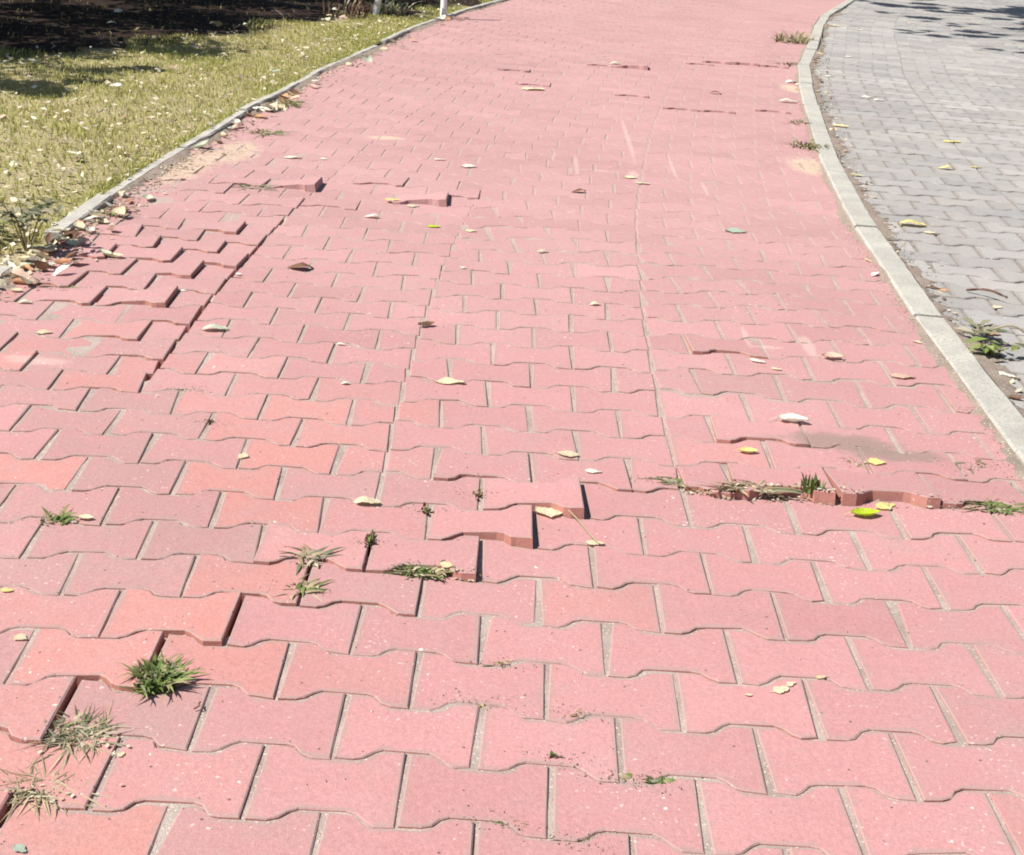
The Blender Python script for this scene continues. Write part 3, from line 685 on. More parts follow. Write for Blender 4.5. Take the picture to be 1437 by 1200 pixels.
EDGE = tag(link('lawn_edging', None), 'thin weathered concrete edging between lawn and red path', 'edging')
ey = [-2.5, -1.5, -0.5, 0.5, 1.5, 2.5, 3.3, 3.92]
for i in range(len(ey) - 1):
    stone(ey[i] + 0.004, ey[i + 1] - 0.004, lambda y: kleft(y) - 0.052, 0.045, 0.018 + random.gauss(0, 0.003), -0.13, 'edging_stone', M_EDGE, EDGE, seed=40 + i)
ey = [4.28, 4.85, 5.85, 6.85, 7.85, 8.85, 9.9, 10.1, 10.9, 11.95, 12.85, 13.9, 15, 16, 17, 18, 19, 20, 22, 24, 26]
for i in range(len(ey) - 1):
    if i == 6: continue
    stone(ey[i] + 0.005, ey[i + 1] - 0.005, lambda y: kleft(y) - 0.052, 0.045 if ey[i] > 4.3 else 0.058, (0.022 if i < 1 else 0.018) + random.gauss(0, 0.003), -0.13, 'edging_stone', M_EDGE, EDGE, seed=60 + i)

# ------------------------------------------------------------------ shrubs and trees beside the path (they throw the shade)
def tube(V, F, pts, radii, sides=6):
    rings = []
    for i, (p, r) in enumerate(zip(pts, radii)):
        p = Vector(p); d = (Vector(pts[min(i + 1, len(pts) - 1)]) - Vector(pts[max(i - 1, 0)])).normalized()
        a = d.orthogonal().normalized(); b = d.cross(a)
        rings.append(len(V))
        for s in range(sides):
            t = 2 * math.pi * s / sides; V.append(tuple(p + a * (r * math.cos(t)) + b * (r * math.sin(t))))
    for i in range(len(rings) - 1):
        for s in range(sides):
            F.append((rings[i] + s, rings[i] + (s + 1) % sides, rings[i + 1] + (s + 1) % sides, rings[i + 1] + s))
def leaf_cloud(centres, radii, n, size, flat=0.8):
    """small bent leaf faces through clumps"""
    c = np.array(centres)[rng.integers(0, len(centres), n)]; rr = np.array(radii)
    idx = rng.integers(0, len(centres), n); c = np.array(centres)[idx]; rr = np.array(radii)[idx]
    d = rng.normal(size=(n, 3)); d /= np.linalg.norm(d, axis=1)[:, None]
    rad = rr * rng.random(n) ** 0.4
    p = c + d * rad[:, None] * np.array([1, 1, flat])
    a = rng.normal(size=(n, 3)); a /= np.linalg.norm(a, axis=1)[:, None]
    b = np.cross(a, rng.normal(size=(n, 3))); b /= np.linalg.norm(b, axis=1)[:, None]
    s = size * (0.6 + 0.8 * rng.random(n))[:, None]
    V = np.stack([p - a * s, p + b * s * 0.45, p + a * s, p - b * s * 0.45], 1).reshape(-1, 3)
    return V, np.arange(4 * n).reshape(n, 4)
def above(x, y, h):      # the point at height h whose shadow lies at (x, y)
    return (x + SUNV.x / SUNV.z * h, y + SUNV.y / SUNV.z * h, h)
def shrub(x, y, w, d, z0, z1, n, label, seed, sprays=()):
    r = random.Random(seed)
    root = tag(link('shrub', None), label, 'shrub', 'dark shrubs behind the lawn'); root.location = (x, y, zlawn(x, y))
    V, F, C, RR = [], [], [], []
    for _ in range(9):
        bx, by = r.uniform(-w * .35, w * .35), r.uniform(-d * .35, d * .35)
        tx, ty = bx * 1.6 + r.uniform(-.2, .2), by * 1.6 + r.uniform(-.2, .2)
        pts = [(bx, by, -.05), (bx * 1.1, by * 1.1, z0 * .6), (tx * .9, ty * .9, (z0 + z1) * .5), (tx, ty, z1 * .85)]
        V, F = [], []; tube(V, F, pts, [.022, .018, .012, .005]); link('stem', mesh('stem', V, F, True), M_BARK, root)
    for i, (sx2, sy2, rr) in enumerate(sprays):
        p = Vector(above(sx2, sy2, 1.5 + .1 * (i % 3))) - Vector((x, y, 0)); C.append(tuple(p)); RR.append(rr)
        V, F = [], []; tube(V, F, [(p.x * .2, p.y * .2, .5), tuple(p * .6 + Vector((0, 0, .3))), tuple(p)], [.014, .010, .004]); link('branch', mesh('branch', V, F, True), M_BARK, root)
    base_n = len(C)
    for _ in range(46):
        C.append((r.uniform(-w / 2, w / 2), r.uniform(-d / 2, d / 2), r.uniform(z0 + .2, z1 - .1))); RR.append(r.uniform(.22, .4))
    LV, LF = leaf_cloud(C, RR, n, 0.055)
    LV[:, 2] = np.maximum(LV[:, 2], z0 + 0.05 * rng.random(len(LV)))
    link('crown', big_mesh('crown', LV, LF), M_SHRUB, root)
shrub(-4.85, 7.35, 2.4, 1.7, 0.62, 2.1, 6000, 'dense dark shrub at the near end of the shrub row', 1, [(-2.75, 7.2, .12), (-2.6, 6.95, .14), (-2.45, 7.0, .16), (-2.3, 6.85, .12), (-2.9, 6.55, .14), (-2.95, 6.3, .1), (-2.2, 7.25, .1), (-2.95, 7.4, .2), (-2.35, 7.7, .14), (-2.15, 7.95, .12)])
shrub(-4.55, 8.9, 2.5, 1.9, 0.60, 2.2, 5600, 'dense dark shrub, second from the near end of the shrub row', 2)
shrub(-4.0, 10.6, 2.3, 1.8, 0.60, 2.1, 4800, 'dense dark shrub third along the shrub row, over the dry stems', 3)
shrub(-3.3, 12.5, 2.0, 2.0, 0.65, 2.0, 4600, 'dense dark shrub behind the two white posts', 4)
shrub(-6.6, 9.6, 2.2, 3.4, 0.5, 2.3, 7000, 'dark shrub in the second row, deepest in the shade', 5)

TREE = tag(link('broadleaf_tree', None), 'tall leafy tree beyond the grey pavers throwing broken shade on them', 'tree')
TREE.location = (8.0, 17.8, 0.0)
def above(x, y, h):      # the point at height h whose shadow lies at (x, y)
    return (x + SUNV.x / SUNV.z * h, y + SUNV.y / SUNV.z * h, h)
SHADE = [(3.85, 13.95, .16), (4.25, 13.95, .22), (4.55, 13.8, .2), (4.95, 14.0, .25), (3.95, 12.55, .12), (4.25, 12.5, .18), (4.6, 12.6, .2), (4.5, 13.2, .12), (3.5, 14.1, .1),
         (4.2, 15.2, .15), (4.9, 15.4, .3), (5.4, 15.2, .3), (5.6, 14.3, .3), (5.3, 13.2, .3),
         (3.95, 17.6, .22), (4.4, 17.5, .3), (4.9, 17.3, .35), (5.4, 17.3, .4), (5.9, 17.6, .5), (5.2, 16.4, .3), (5.9, 16.4, .4), (5.0, 18.4, .5), (4.2, 18.6, .4), (6.3, 15.4, .4), (6.6, 17.2, .5), (3.7, 16.2, .08)]
V, F = [], []
tube(V, F, [(0, 0, -.1), (0.05, 0.02, 1.4), (0.15, -0.1, 2.8), (0.25, -0.2, 4.2)], [.17, .14, .12, .09], 10)
CC, RR = [], []
_s = random.Random(5)
SHADE = [q for x_, y_, r_ in SHADE for q in [(x_ + _s.gauss(0, r_ * .8), y_ + _s.gauss(0, r_ * .9), r_ * _s.uniform(.3, .55)) for _ in range(4)]]
for i, (sx_, sy_, rr_) in enumerate(SHADE):
    p = Vector(above(sx_, sy_, 3.6 + 0.4 * math.sin(i * 2.3))) - Vector(TREE.location)
    CC.append(tuple(p)); RR.append(rr_)
    a = Vector((0.13 + .0005 * i, -0.10, 2.5 + .008 * i)); m_ = a.lerp(p, 0.5) + Vector((0, 0, .35))
    tube(V, F, [a, m_, p], [.03, .014, .004], 4)
for i in range(26):
    p = (random.gauss(0.3, 0.9), random.gauss(0.8, 1.0), random.uniform(3.4, 6.2)); CC.append(p); RR.append(random.uniform(.35, .7))
    tube(V, F, [(0.2, -.15, 3.0 + .03 * i), Vector((0.2, -.15, 3.6)).lerp(Vector(p), .6), p], [.05, .025, .006], 5)
link('trunk', mesh('trunk', V, F, True), M_BARK, TREE)
n_each = [max(16, int((5200 if i_ < len(SHADE) else 2900) * r_ * r_)) for i_, r_ in enumerate(RR)]
LVs, LFs, o_ = [], [], 0
for c_, r_, n_ in zip(CC, RR, n_each):
    a, b = leaf_cloud([c_], [r_ * 1.25], n_, 0.075, 0.6); LVs.append(a); LFs.append(b + o_); o_ += len(a)
link('crown', big_mesh('crown', np.concatenate(LVs), np.concatenate(LFs)), M_SHRUB, TREE)

# ------------------------------------------------------------------ white posts
def post(x, y, lean, h, label):
    V, F = [], []
    z0 = zlawn(x, y)
    tube(V, F, [(0, 0, -.15), (lean * .3, 0, h * .3), (lean * .7, 0, h * .7), (lean, 0, h - .02), (lean, 0, h)], [.027, .027, .027, .027, .018], 14)
    F.append(tuple(range(len(V) - 14, len(V))))
    o = link('white_post', mesh('white_post', V, F, True), M_WHITE); o.location = (x, y, z0)
    tag(o, label, 'post', 'white posts at the lawn edge')
post(-0.785, 12.15, 0.0, 0.62, 'upright white metal post standing by the lawn edging')
post(-1.34, 11.95, 0.16, 0.62, 'leaning white metal post beside the shaded shrubs')

# ------------------------------------------------------------------ grass
def blades(xy, z, h, wd, lean, cnt):
    n = cnt; a = rng.random(n) * 2 * math.pi; t = rng.random(n) * 2 * math.pi
    ln = lean * (0.3 + rng.random(n)); hh = h * (0.45 + 0.9 * rng.random(n))
    w_ = wd * (0.7 + 0.6 * rng.random(n))
    bx, by = xy[:, 0], xy[:, 1]; cx, sx_ = np.cos(a) * w_ / 2, np.sin(a) * w_ / 2
    mx, my = np.cos(t) * ln * hh * 0.35, np.sin(t) * ln * hh * 0.35
    ex, ey_ = np.cos(t) * ln * hh, np.sin(t) * ln * hh
    V = np.zeros((n, 5, 3)); V[:, 0] = np.stack([bx - cx, by - sx_, z - .005], 1); V[:, 1] = np.stack([bx + cx, by + sx_, z - .005], 1)
    V[:, 2] = np.stack([bx + cx * .8 + mx, by + sx_ * .8 + my, z + hh * .6], 1); V[:, 3] = np.stack([bx - cx * .8 + mx, by - sx_ * .8 + my, z + hh * .6], 1)
    V[:, 4] = np.stack([bx + ex, by + ey_, z + hh * np.sqrt(np.maximum(0.15, 1 - ln * ln * .5))], 1)
    i = np.arange(n)[:, None] * 5
    F = np.concatenate([i + np.array([[0, 1, 2]]), i + np.array([[0, 2, 3]]), i + np.array([[3, 2, 4]])])
    return V.reshape(-1, 3), F
NG = 260000
gy_ = 3.2 + (rng.random(NG) ** 0.8) * 14; kl = np.interp(gy_, _gy, [kleft(q) for q in _gy])
gx_ = kl - 0.06 - (rng.random(NG) ** 1.15) * 5.0
dn = np.sin(gx_ * 3.1 + np.sin(gy_ * 2.3) * 1.5) * np.sin(gy_ * 2.7 + gx_) * 0.5 + 0.5
line = -3.05 + 0.42 * (gy_ - 7.55)
bed = gx_ < line - 0.05 + 0.25 * np.sin(gy_ * 4.0 + gx_ * 3)  # grass thinned over the ground painted dark for shade
nearedge = (gy_ < 5.6) & (rng.random(NG) < 0.2)
keep = (rng.random(NG) < 0.45 + 0.55 * dn) & ~(bed & (rng.random(NG) < 0.97)) & ~nearedge
gx_, gy_ = gx_[keep], gy_[keep]
gz_ = np.array([zlawn(a, b) for a, b in zip(gx_, gy_)])
ne = 9000        # blades spilling over the edging
ye = 4.2 + rng.random(ne) ** .9 * 9; ye = ye[np.sin(ye * 5.1) + np.sin(ye * 11.7 + 1) + rng.random(ne) * 2 > .6]
xe = np.array([kleft(q) for q in ye]) - .045 - np.abs(rng.normal(.012, .018, len(ye)))
gx_, gy_, gz_ = np.concatenate([gx_, xe]), np.concatenate([gy_, ye]), np.concatenate([gz_, np.full(len(xe), .004)])
V, F = blades(np.stack([gx_, gy_], 1), gz_, 0.027, 0.0042, 1.1, len(gx_))
g = link('lawn_grass', big_mesh('lawn_grass', V, F), M_GRASS); tag(g, 'short dry yellowing grass of the lawn', 'grass', kind='stuff')

# ------------------------------------------------------------------ leaves
def leaf_mesh(kind, seed):
    r = random.Random(seed); nu, nv = 10, 8; V, F = [], []
    asp = {'flat': 0.30, 'cup': 0.30, 'arch': 0.26}[kind] * r.uniform(.85, 1.2)
    skew = r.uniform(-.12, .12); ph = r.uniform(0, 6)
    for i in range(nu):
        u = i / (nu - 1); x = u - 0.5
        wdt = asp * (math.sin(math.pi * u ** 0.8) ** 0.75 + 0.02) * (1 + .14 * math.sin(9 * u + ph) + .14 * r.uniform(-1, 1))
        for j in range(nv + 1):
            v = j / nv * 2 - 1; y = v * wdt + skew * math.sin(math.pi * u)
            if kind == 'flat': z = .03 + .05 * abs(v) * math.sin(math.pi * u) + .035 * math.sin(5 * u + ph + 2 * v)
            elif kind == 'cup': z = .01 + .26 * v * v * math.sin(math.pi * u) + .22 * (2 * u - 1) ** 2
            else: z = .26 * math.sin(math.pi * u) * (1 - .35 * v * v) + .10 * u * abs(v) + .05 * math.sin(7 * u + ph)
            V.append((x + .015 * r.uniform(-1, 1), y * (1 + .08 * r.uniform(-1, 1)), z + .03 * r.uniform(-1, 1) - .03 * (1 - abs(v)) ** 3))
    n = nv + 1
    for i in range(nu - 1):
        for j in range(nv): F.append((i * n + j, (i + 1) * n + j, (i + 1) * n + j + 1, i * n + j + 1))
    # stalk
    zc = V[nv // 2][2]; b = len(V)
    V += [(-.49, -.012, zc), (-.49, .012, zc), (-.72, .03, .03), (-.72, .015, .03)]; F.append((b, b + 1, b + 2, b + 3))
    me = mesh('leaf_' + kind, V, F, True); me.materials.append(M_LEAF); return me
LM = {k: [leaf_mesh(k, 100 * i + len(k)) for i in range(9)] for k in ('flat', 'cup', 'arch')}
_lc = dict(cream=(.56, .49, .33), white=(.66, .62, .53), yellow=(.58, .50, .19), lime=(.34, .44, .02), gold=(.55, .46, .27), pale=(.46, .50, .37), greygreen=(.30, .36, .29),
          tan=(.55, .39, .30), orange=(.50, .27, .14), brown=(.16, .085, .05))
LC = {k_: tuple(min(.85, v_ * 1.25) for v_ in c_) for k_, c_ in _lc.items()}
def leaf(x, y, size, rot, kind, colour, label, group=None, z=None, cat='leaf', tilt=0.03):
    o = bpy.data.objects.new('fallen_leaf', random.choice(LM[kind])); COL.objects.link(o)
    c = LC[colour]; q = random.uniform(.88, 1.1)
    o.color = (*(min(1, v * q) for v in c), 1)
    h = {'flat': .45, 'cup': .55, 'arch': .62}[kind]
    o.scale = (size, size * random.uniform(.85, 1.15), size * h)
    o.rotation_euler = (random.gauss(0, tilt), random.gauss(0, tilt), R(rot))
    o.location = (x, y, (anyz(x, y) if z is None else z) + 0.002 + 0.02 * size)
    tag(o, label, cat, group or 'fallen leaves on the paving'); return o
for row in LEAVES:
    x, y, s, a, kind, colour, label = row
    leaf(x, y, s * 1.0, a, kind, colour, label)
# long dry stem from the big pale leaf
def stalk(p, q, rad, mat, name, label, cat, bend=0.01, grp=None):
    V, F = [], []; p, q = Vector(p), Vector(q); n = 7; pts = []
    for i in range(n):
        t = i / (n - 1); v = p.lerp(q, t) - p; v.z += bend * math.sin(math.pi * t); v += Vector((.004 * math.sin(5 * t), .004 * math.cos(4 * t) - .004, 0)); pts.append(tuple(v))
    tube(V, F, pts, [rad] * n, 5)
    o = link(name, mesh(name, V, F, True), mat); o.location = p; return tag(o, label, cat, grp)

CW = dict(cream='cream', white='whitish', tan='tan', orange='orange brown', pale='pale greenish', brown='dark brown', gold='golden', yellow='yellow')
KW = dict(cup='cupped', arch='curled', flat='flat')
# litter gathered along the lawn edging, on the lawn and in the gutter
for i in range(104):
    if i < 54: y = random.triangular(3.6, 4.7, 4.0); x = kleft(y) + abs(random.gauss(0.0, 0.085)) - 0.03
    elif i < 92: y = random.choice([random.uniform(5.7, 8.3), random.gauss(7.2, .35), random.gauss(4.8, .15)]); x = kleft(y) + abs(random.gauss(0, 0.06))
    else: y = random.uniform(8.6, 12.5); x = kleft(y) + abs(random.gauss(0, 0.1))
    k_ = random.choice(['cup', 'arch', 'flat', 'cup']); c_ = random.choice(['cream', 'white', 'tan', 'cream', 'orange', 'white', 'pale', 'cream', 'brown'])
    zn = 'in the litter at the gap of the lawn edging' if y < 5.2 else 'along the lawn edging beyond the sand drift' if y < 8.5 else 'along the lawn edging toward the white posts'
    leaf(x, y, random.uniform(.04, .07) if y < 5 else random.uniform(.05, .09), random.uniform(0, 360), k_, c_,
         f'{CW[c_]} {KW[k_]} leaf {zn}', 'leaves gathered along the lawn edging', z=anyz(x, y) + random.uniform(0, .012), tilt=.3)
for i in range(80):
    y = 4.1 + 7.5 * random.random() ** 1.3; d = 0.1 + 2.6 * random.random() ** 1.2; x = kleft(y) - d
    if x < -3.2 + 0.42 * (y - 7.55) - 0.1 and random.random() < .35: continue
    k_ = random.choice(['cup', 'arch', 'flat']); c_ = random.choice(['cream', 'cream', 'white', 'pale', 'gold', 'tan'])
    zn = 'on the shaded ground under the shrubs' if x < -3.0 + 0.42 * (y - 7.55) else 'on the near lawn by the edging gap' if y < 5.6 else 'on the middle of the sunlit lawn' if y < 8 else 'on the far lawn toward the white posts'
    leaf(x, y, random.uniform(.04, .075), random.uniform(0, 360), k_, c_,
         f'{CW[c_]} {KW[k_]} dry leaf {zn}', 'leaves scattered over the lawn', z=zlawn(x, y) + random.uniform(.015, .03), tilt=.25)
for i in range(34):
    y = random.uniform(3.2, 11.5); x = kin(y) + 0.1 + abs(random.gauss(0, .055))
    if i % 6 == 0: x = kin(y) - abs(random.gauss(.02, .04))
    k_ = random.choice(['cup', 'arch', 'flat']); c_ = random.choice(['cream', 'gold', 'tan', 'white', 'brown', 'orange'])
    zn = ('on the red side of' if x < kin(y) else 'in the gutter along') + (' the near kerb' if y < 5 else ' the middle kerb' if y < 8 else ' the far kerb')
    leaf(x, y, random.uniform(.02, .045), random.uniform(0, 360), k_, c_,
         f'small {CW[c_]} {KW[k_]} leaf {zn}', 'leaves caught along the kerb', tilt=.2)

# ------------------------------------------------------------------ weeds and dry tufts
def tuft(x, y, n, rad, h, mats, label, cat='weed', name='weed_tuft', flat=0.5, sx_=1.0, sy_=1.0, wd=0.004, parts=None, seed=0):
    """mats: list of (material, share)"""
    r = random.Random(seed + int(x * 1000)); z0 = min(topz(x, y), topz(x, y) + 0.0) if x > kleft(y) else zlawn(x, y)
    allV, allF, mi = [], [], []
    for q in range(n):
        a = r.uniform(0, 2 * math.pi); rr = rad * 0.85 * r.random() ** 0.7; bx, by = rr * math.cos(a) * sx_, rr * math.sin(a) * sy_
        t = r.uniform(0, 2 * math.pi) if r.random() < .6 else a + r.gauss(0, .8); L = h * r.uniform(.5, 1.3); out = rad * (.05 + .95 * r.random() ** 1.5) * flat * 1.65
        w_ = wd * r.uniform(.6, 1.3); px, py = -math.sin(t) * w_, math.cos(t) * w_
        b = len(allV); K = 4
        for s in range(K + 1):
            u = s / K; cx = bx + math.cos(t) * out * u ** 1.3 * sx_; cy = by + math.sin(t) * out * u ** 1.3 * sy_
            cz = L * (u * (1.15 - flat * .9 * u)); wv = (1 - u ** 1.8) * 1.0
            if s < K: allV += [(cx - px * wv, cy - py * wv, cz - .006 * (s == 0)), (cx + px * wv, cy + py * wv, cz - .006 * (s == 0) + w_ * .3)]
            else: allV.append((cx, cy, cz))
        m_ = 0; u = r.random(); acc = 0
        for i, (_, sh) in enumerate(mats):
            acc += sh
            if u <= acc: m_ = i; break
        for s in range(K - 1): allF.append((b + 2 * s, b + 2 * s + 1, b + 2 * s + 3, b + 2 * s + 2)); mi.append(m_)
        allF.append((b + 2 * K - 2, b + 2 * K - 1, b + 2 * K)); mi.append(m_)
    me = mesh(name, allV, allF, True)
    for m, _ in mats: me.materials.append(m)
    me.polygons.foreach_set('material_index', mi)
    o = link(name, me); o.location = (x, y, z0 - .004); tag(o, label, cat, 'weeds growing from the paving'); return o
G, GG, ST, TW = M_GREEN, M_GREYGREEN, M_STRAW, M_TWIG
tuft(-0.497, 1.815, 210, .035, .036, [(G, .85), (GG, .05), (ST, .1)], 'big bright green grass tuft in the open joint at near left', flat=.75, sx_=1.1, sy_=1.25, wd=.0034)
tuft(-0.569, 1.675, 220, .046, .02, [(GG, .6), (ST, .35), (G, .05)], 'grey green half dry tuft left of the bright green tuft', flat=.95, wd=.0018)
tuft(-0.575, 1.545, 190, .048, .013, [(ST, .85), (GG, .15)], 'dry straw coloured tuft at the near left joint', flat=1.1, wd=.0015)
tuft(-0.141, 2.225, 150, .042, .02, [(G, .6), (GG, .15), (ST, .25)], 'green weed mat under the raised brick in mid path', flat=.8, sx_=1.1, sy_=.55)
tuft(-0.244, 2.325, 26, .03, .018, [(G, .6), (TW, .4)], 'green weed squeezed in the joint left of the raised bricks', flat=.6, sx_=.35, sy_=1.1)
tuft(-0.340, 2.235, 40, .035, .018, [(GG, .5), (ST, .5)], 'pale withered weed at the top of a short joint', flat=1.1)
tuft(-0.328, 2.125, 40, .035, .02, [(G, .5), (ST, .5)], 'green and pale weed at the bottom of a short joint', flat=1.0)
tuft(-0.809, 2.32, 36, .03, .024, [(G, .9), (ST, .1)], 'small green weed on the worn bricks at left', flat=.8)
tuft(-0.153, 2.49, 22, .024, .015, [(G, .4), (TW, .3), (ST, .3)], 'tiny weed in the joint behind the raised brick', flat=.6, sx_=.4)
tuft(-0.058, 2.57, 24, .024, .016, [(ST, .7), (TW, .3)], 'dry brown weed in the joint beside the raised brick', flat=.6, sx_=.4)
tuft(0.316, 2.715, 44, .04, .014, [(G, .6), (GG, .4)], 'green weed strip at the left start of the raised brick row', flat=1.1, sx_=1.3, sy_=.45)
tuft(0.40, 2.70, 60, .05, .014, [(ST, .7), (GG, .2), (TW, .1)], 'dry weed strip along the raised brick row', flat=1.1, sx_=1.4, sy_=.4)
tuft(0.485, 2.672, 70, .055, .014, [(ST, .75), (GG, .15), (TW, .1)], 'dry straw strip under the front of the raised brick', flat=1.1, sx_=1.4, sy_=.45)
tuft(0.612, 2.668, 26, .025, .035, [(G, .85), (TW, .15)], 'small upright green plant before the raised brick row', flat=.4, wd=.004)
tuft(0.984, 2.68, 170, .05, .018, [(G, .6), (GG, .2), (ST, .2)], 'dark green weed mat at the right end of the raised brick row', flat=.9, sx_=1.1, sy_=.65)
tuft(0.736, 2.868, 24, .03, .013, [(GG, .6), (ST, .4)], 'sparse grey weed below the sandy dust patch', flat=1.0)
tuft(0.978, 2.882, 30, .035, .010, [(GG, .6), (TW, .4)], 'dark dry weed behind the right green mat', flat=1.1)
tuft(1.03, 2.915, 22, .025, .012, [(TW, .5), (ST, .5)], 'brown dry weed scrap nearest the kerb on the red bricks', flat=1.0)
tuft(0.010, 1.940, 22, .018, .010, [(G, .5), (ST, .5)], 'small yellowish weed in the near middle wave joint', flat=1.0, sx_=1.3, sy_=.5)
tuft(-0.022, 1.822, 10, .012, .008, [(ST, 1)], 'tiny straw wisp in the near middle joint', flat=1.0)
tuft(0.232, 1.653, 26, .017, .010, [(G, .8), (GG, .2)], 'small round green weed on the near bricks', flat=.9, sy_=.7)
tuft(0.178, 1.658, 16, .015, .007, [(ST, .6), (G, .4)], 'brownish weed just left of the small round green weed', flat=1.0, sy_=.5)
tuft(0.088, 1.692, 12, .010, .012, [(G, .7), (TW, .3)], 'tiny dark green sprout at the top of a near joint', flat=.4)
tuft(0.125, 1.811, 12, .012, .009, [(ST, .5), (G, .5)], 'tiny pale sprout in the wave joint right of the near middle', flat=.8)
tuft(0.021, 1.529, 20, .018, .007, [(G, .6), (TW, .4)], 'mossy weed in the nearest middle wave joint', flat=1.0, sx_=1.2, sy_=.4)
tuft(0.124, 1.503, 24, .024, .006, [(G, .4), (TW, .4), (ST, .2)], 'brown green moss at the nearest bottom wave joint', flat=1.1, sx_=1.4, sy_=.35)
tuft(1.108, 3.27, 20, .03, .02, [(G, .8), (TW, .2)], 'small green sprig against the kerb on the red side', flat=.8)
tuft(1.335, 6.93, 70, .10, .05, [(G, .6), (TW, .15), (ST, .25)], 'dark green tuft against the middle of the kerb', flat=.9)
tuft(2.10, 12.2, 110, .20, .13, [(ST, .55), (GG, .25), (G, .2)], 'tall pale tuft against the far bend of the kerb', flat=.7, wd=.006)
tuft(1.80, 10.45, 40, .10, .04, [(G, .5), (TW, .5)], 'low dark weed at the kerb corner', flat=1.0)
tuft(-1.175, 6.39, 60, .08, .035, [(G, .5), (GG, .3), (ST, .2)], 'green weed beside the edging litter on the far left', flat=1.0)
tuft(-1.228, 7.22, 60, .09, .05, [(G, .7), (ST, .3)], 'bushy green weed among the far edging litter', flat=.8)
tuft(-1.25, 3.785, 40, .05, .012, [(GG, .4), (G, .2), (ST, .4)], 'flat green brown weed on the left bricks below the litter', flat=1.2, sx_=1.3, sy_=.5)
tuft(-1.035, 5.245, 50, .09, .025, [(GG, .6), (ST, .3), (TW, .1)], 'grey green weed left of the far lifted brick', flat=1.1, sx_=1.2, sy_=.7)
tuft(-1.377, 4.66, 40, .06, .03, [(ST, .6), (G, .4)], 'yellowish weed below the left edging', flat=.9)
tuft(1.40, 7.7, 30, .08, .035, [(GG, .7), (ST, .3)], 'sparse pale weed along the kerb beyond the dark tuft', flat=.9)
tuft(-0.737, 3.046, 12, .016, .007, [(GG, .7), (ST, .3)], 'tiny yellow green sprout between orange bricks', flat=1.0)
tuft(-0.645, 2.85, 12, .010, .010, [(TW, .7), (G, .3)], 'tiny dark sprout in a joint of the left bricks', flat=.4)
tuft(-1.49, 11.45, 60, .22, .22, [(TW, .8), (ST, .2)], 'reddish dry stems at the edge of the shaded ground', 'weed', 'withered_weed', flat=.6, wd=.006)
tuft(-1.27, 12.2, 120, .22, .14, [(ST, .4), (GG, .4), (G, .2)], 'long grass tuft between the two white posts', flat=.7, wd=.006)

def leafy(x, y, n, rad, h, colmat, stemmat, label, leaf_s=.03, stems=5, seed=3):
    r = random.Random(seed); root = tag(link('leafy_weed', None), label, 'weed', 'weeds growing from the paving'); root.location = (x, y, anyz(x, y))
    V, F, LV, LF = [], [], [], []
    for s in range(stems):
        a = r.uniform(0, 6.28); e = Vector((math.cos(a) * rad * r.uniform(.4, 1), math.sin(a) * rad * r.uniform(.4, 1), h * r.uniform(.5, 1)))
        tube(V, F, [(0, 0, -.01), tuple(e * .5 + Vector((0, 0, h * .15))), tuple(e)], [.0028, .002, .001], 5)
        for q in range(n // stems):
            t = r.uniform(.3, 1); p = e * t + Vector((r.gauss(0, .008), r.gauss(0, .008), h * .15 * math.sin(3.1 * t)))
            a2 = r.uniform(0, 6.28); d = Vector((math.cos(a2), math.sin(a2), r.uniform(-.3, .4))); sd = Vector((-d.y, d.x, r.uniform(-.3, .3))); L = leaf_s * r.uniform(.6, 1.2)
            b = len(LV); up = Vector((0, 0, L * .12))
            for k_ in (p, p + d * L * .5 + sd * L * .28 + up, p + d * L, p + d * L * .5 - sd * L * .28 + up, p + d * L * .5): LV.append(tuple(k_))
            LF += [(b, b + 4, b + 1), (b + 4, b + 2, b + 1), (b, b + 3, b + 4), (b + 3, b + 2, b + 4)]
    link('stem', mesh('stem', V, F, True), stemmat, root); link('foliage', mesh('foliage', LV, LF), colmat, root)
leafy(-1.475, 4.13, 70, .11, .20, M_GREYGREEN, M_STRAW, 'leafy stemmed weed filling the gap in the lawn edging', .05, 8, 5)
leafy(-1.62, 4.2, 40, .09, .10, M_GREEN, M_GREEN, 'green leafy weed in the lawn beside the edging gap', .05, 6, 6)
leafy(1.285, 3.86, 20, .07, .05, M_GREYGREEN, M_TWIG, 'grey green fallen sprig on grey pavers against the kerb', .06, 4, 8)
leafy(1.285, 3.72, 18, .07, .05, M_GREEN, M_TWIG, 'fresh green sprig on grey pavers against the kerb', .06, 4, 9)

# stems and twigs
a = (0.085, 2.560); b = (0.178, 2.385)
stalk((*a, anyz(0.10, 2.50) + .012), (*b, anyz(*b) + .006), .0016, M_STRAW, 'straw', 'long thin pale stem running from the big dried leaf', 'straw', .004)
stalk((1.40, 4.395, anyz(1.40, 4.36) + .008), (1.50, 4.30, anyz(1.5, 4.3) + .02), .004, M_TWIG, 'twig', 'dark forked twig lying across the grey pavers', 'twig', .012)
stalk((1.36, 3.98, anyz(1.36, 3.98) + .006), (1.46, 3.97, anyz(1.46, 3.97) + .008), .003, M_STRAW, 'twig', 'thin curved pale twig on grey pavers above the sprig', 'twig', .02)
stalk((1.33, 3.52, anyz(1.33, 3.5) + .006), (1.47, 3.56, anyz(1.47, 3.56) + .008), .003, M_TWIG, 'twig', 'thin straight twig on grey pavers below the sprig', 'twig', .012)
stalk((-0.425, 1.742, anyz(-.425, 1.742) + .004), (-0.415, 1.765, anyz(-.41, 1.765) + .006), .0012, M_TWIG, 'twig', 'tiny dark twig on the near pink brick', 'twig', .003)

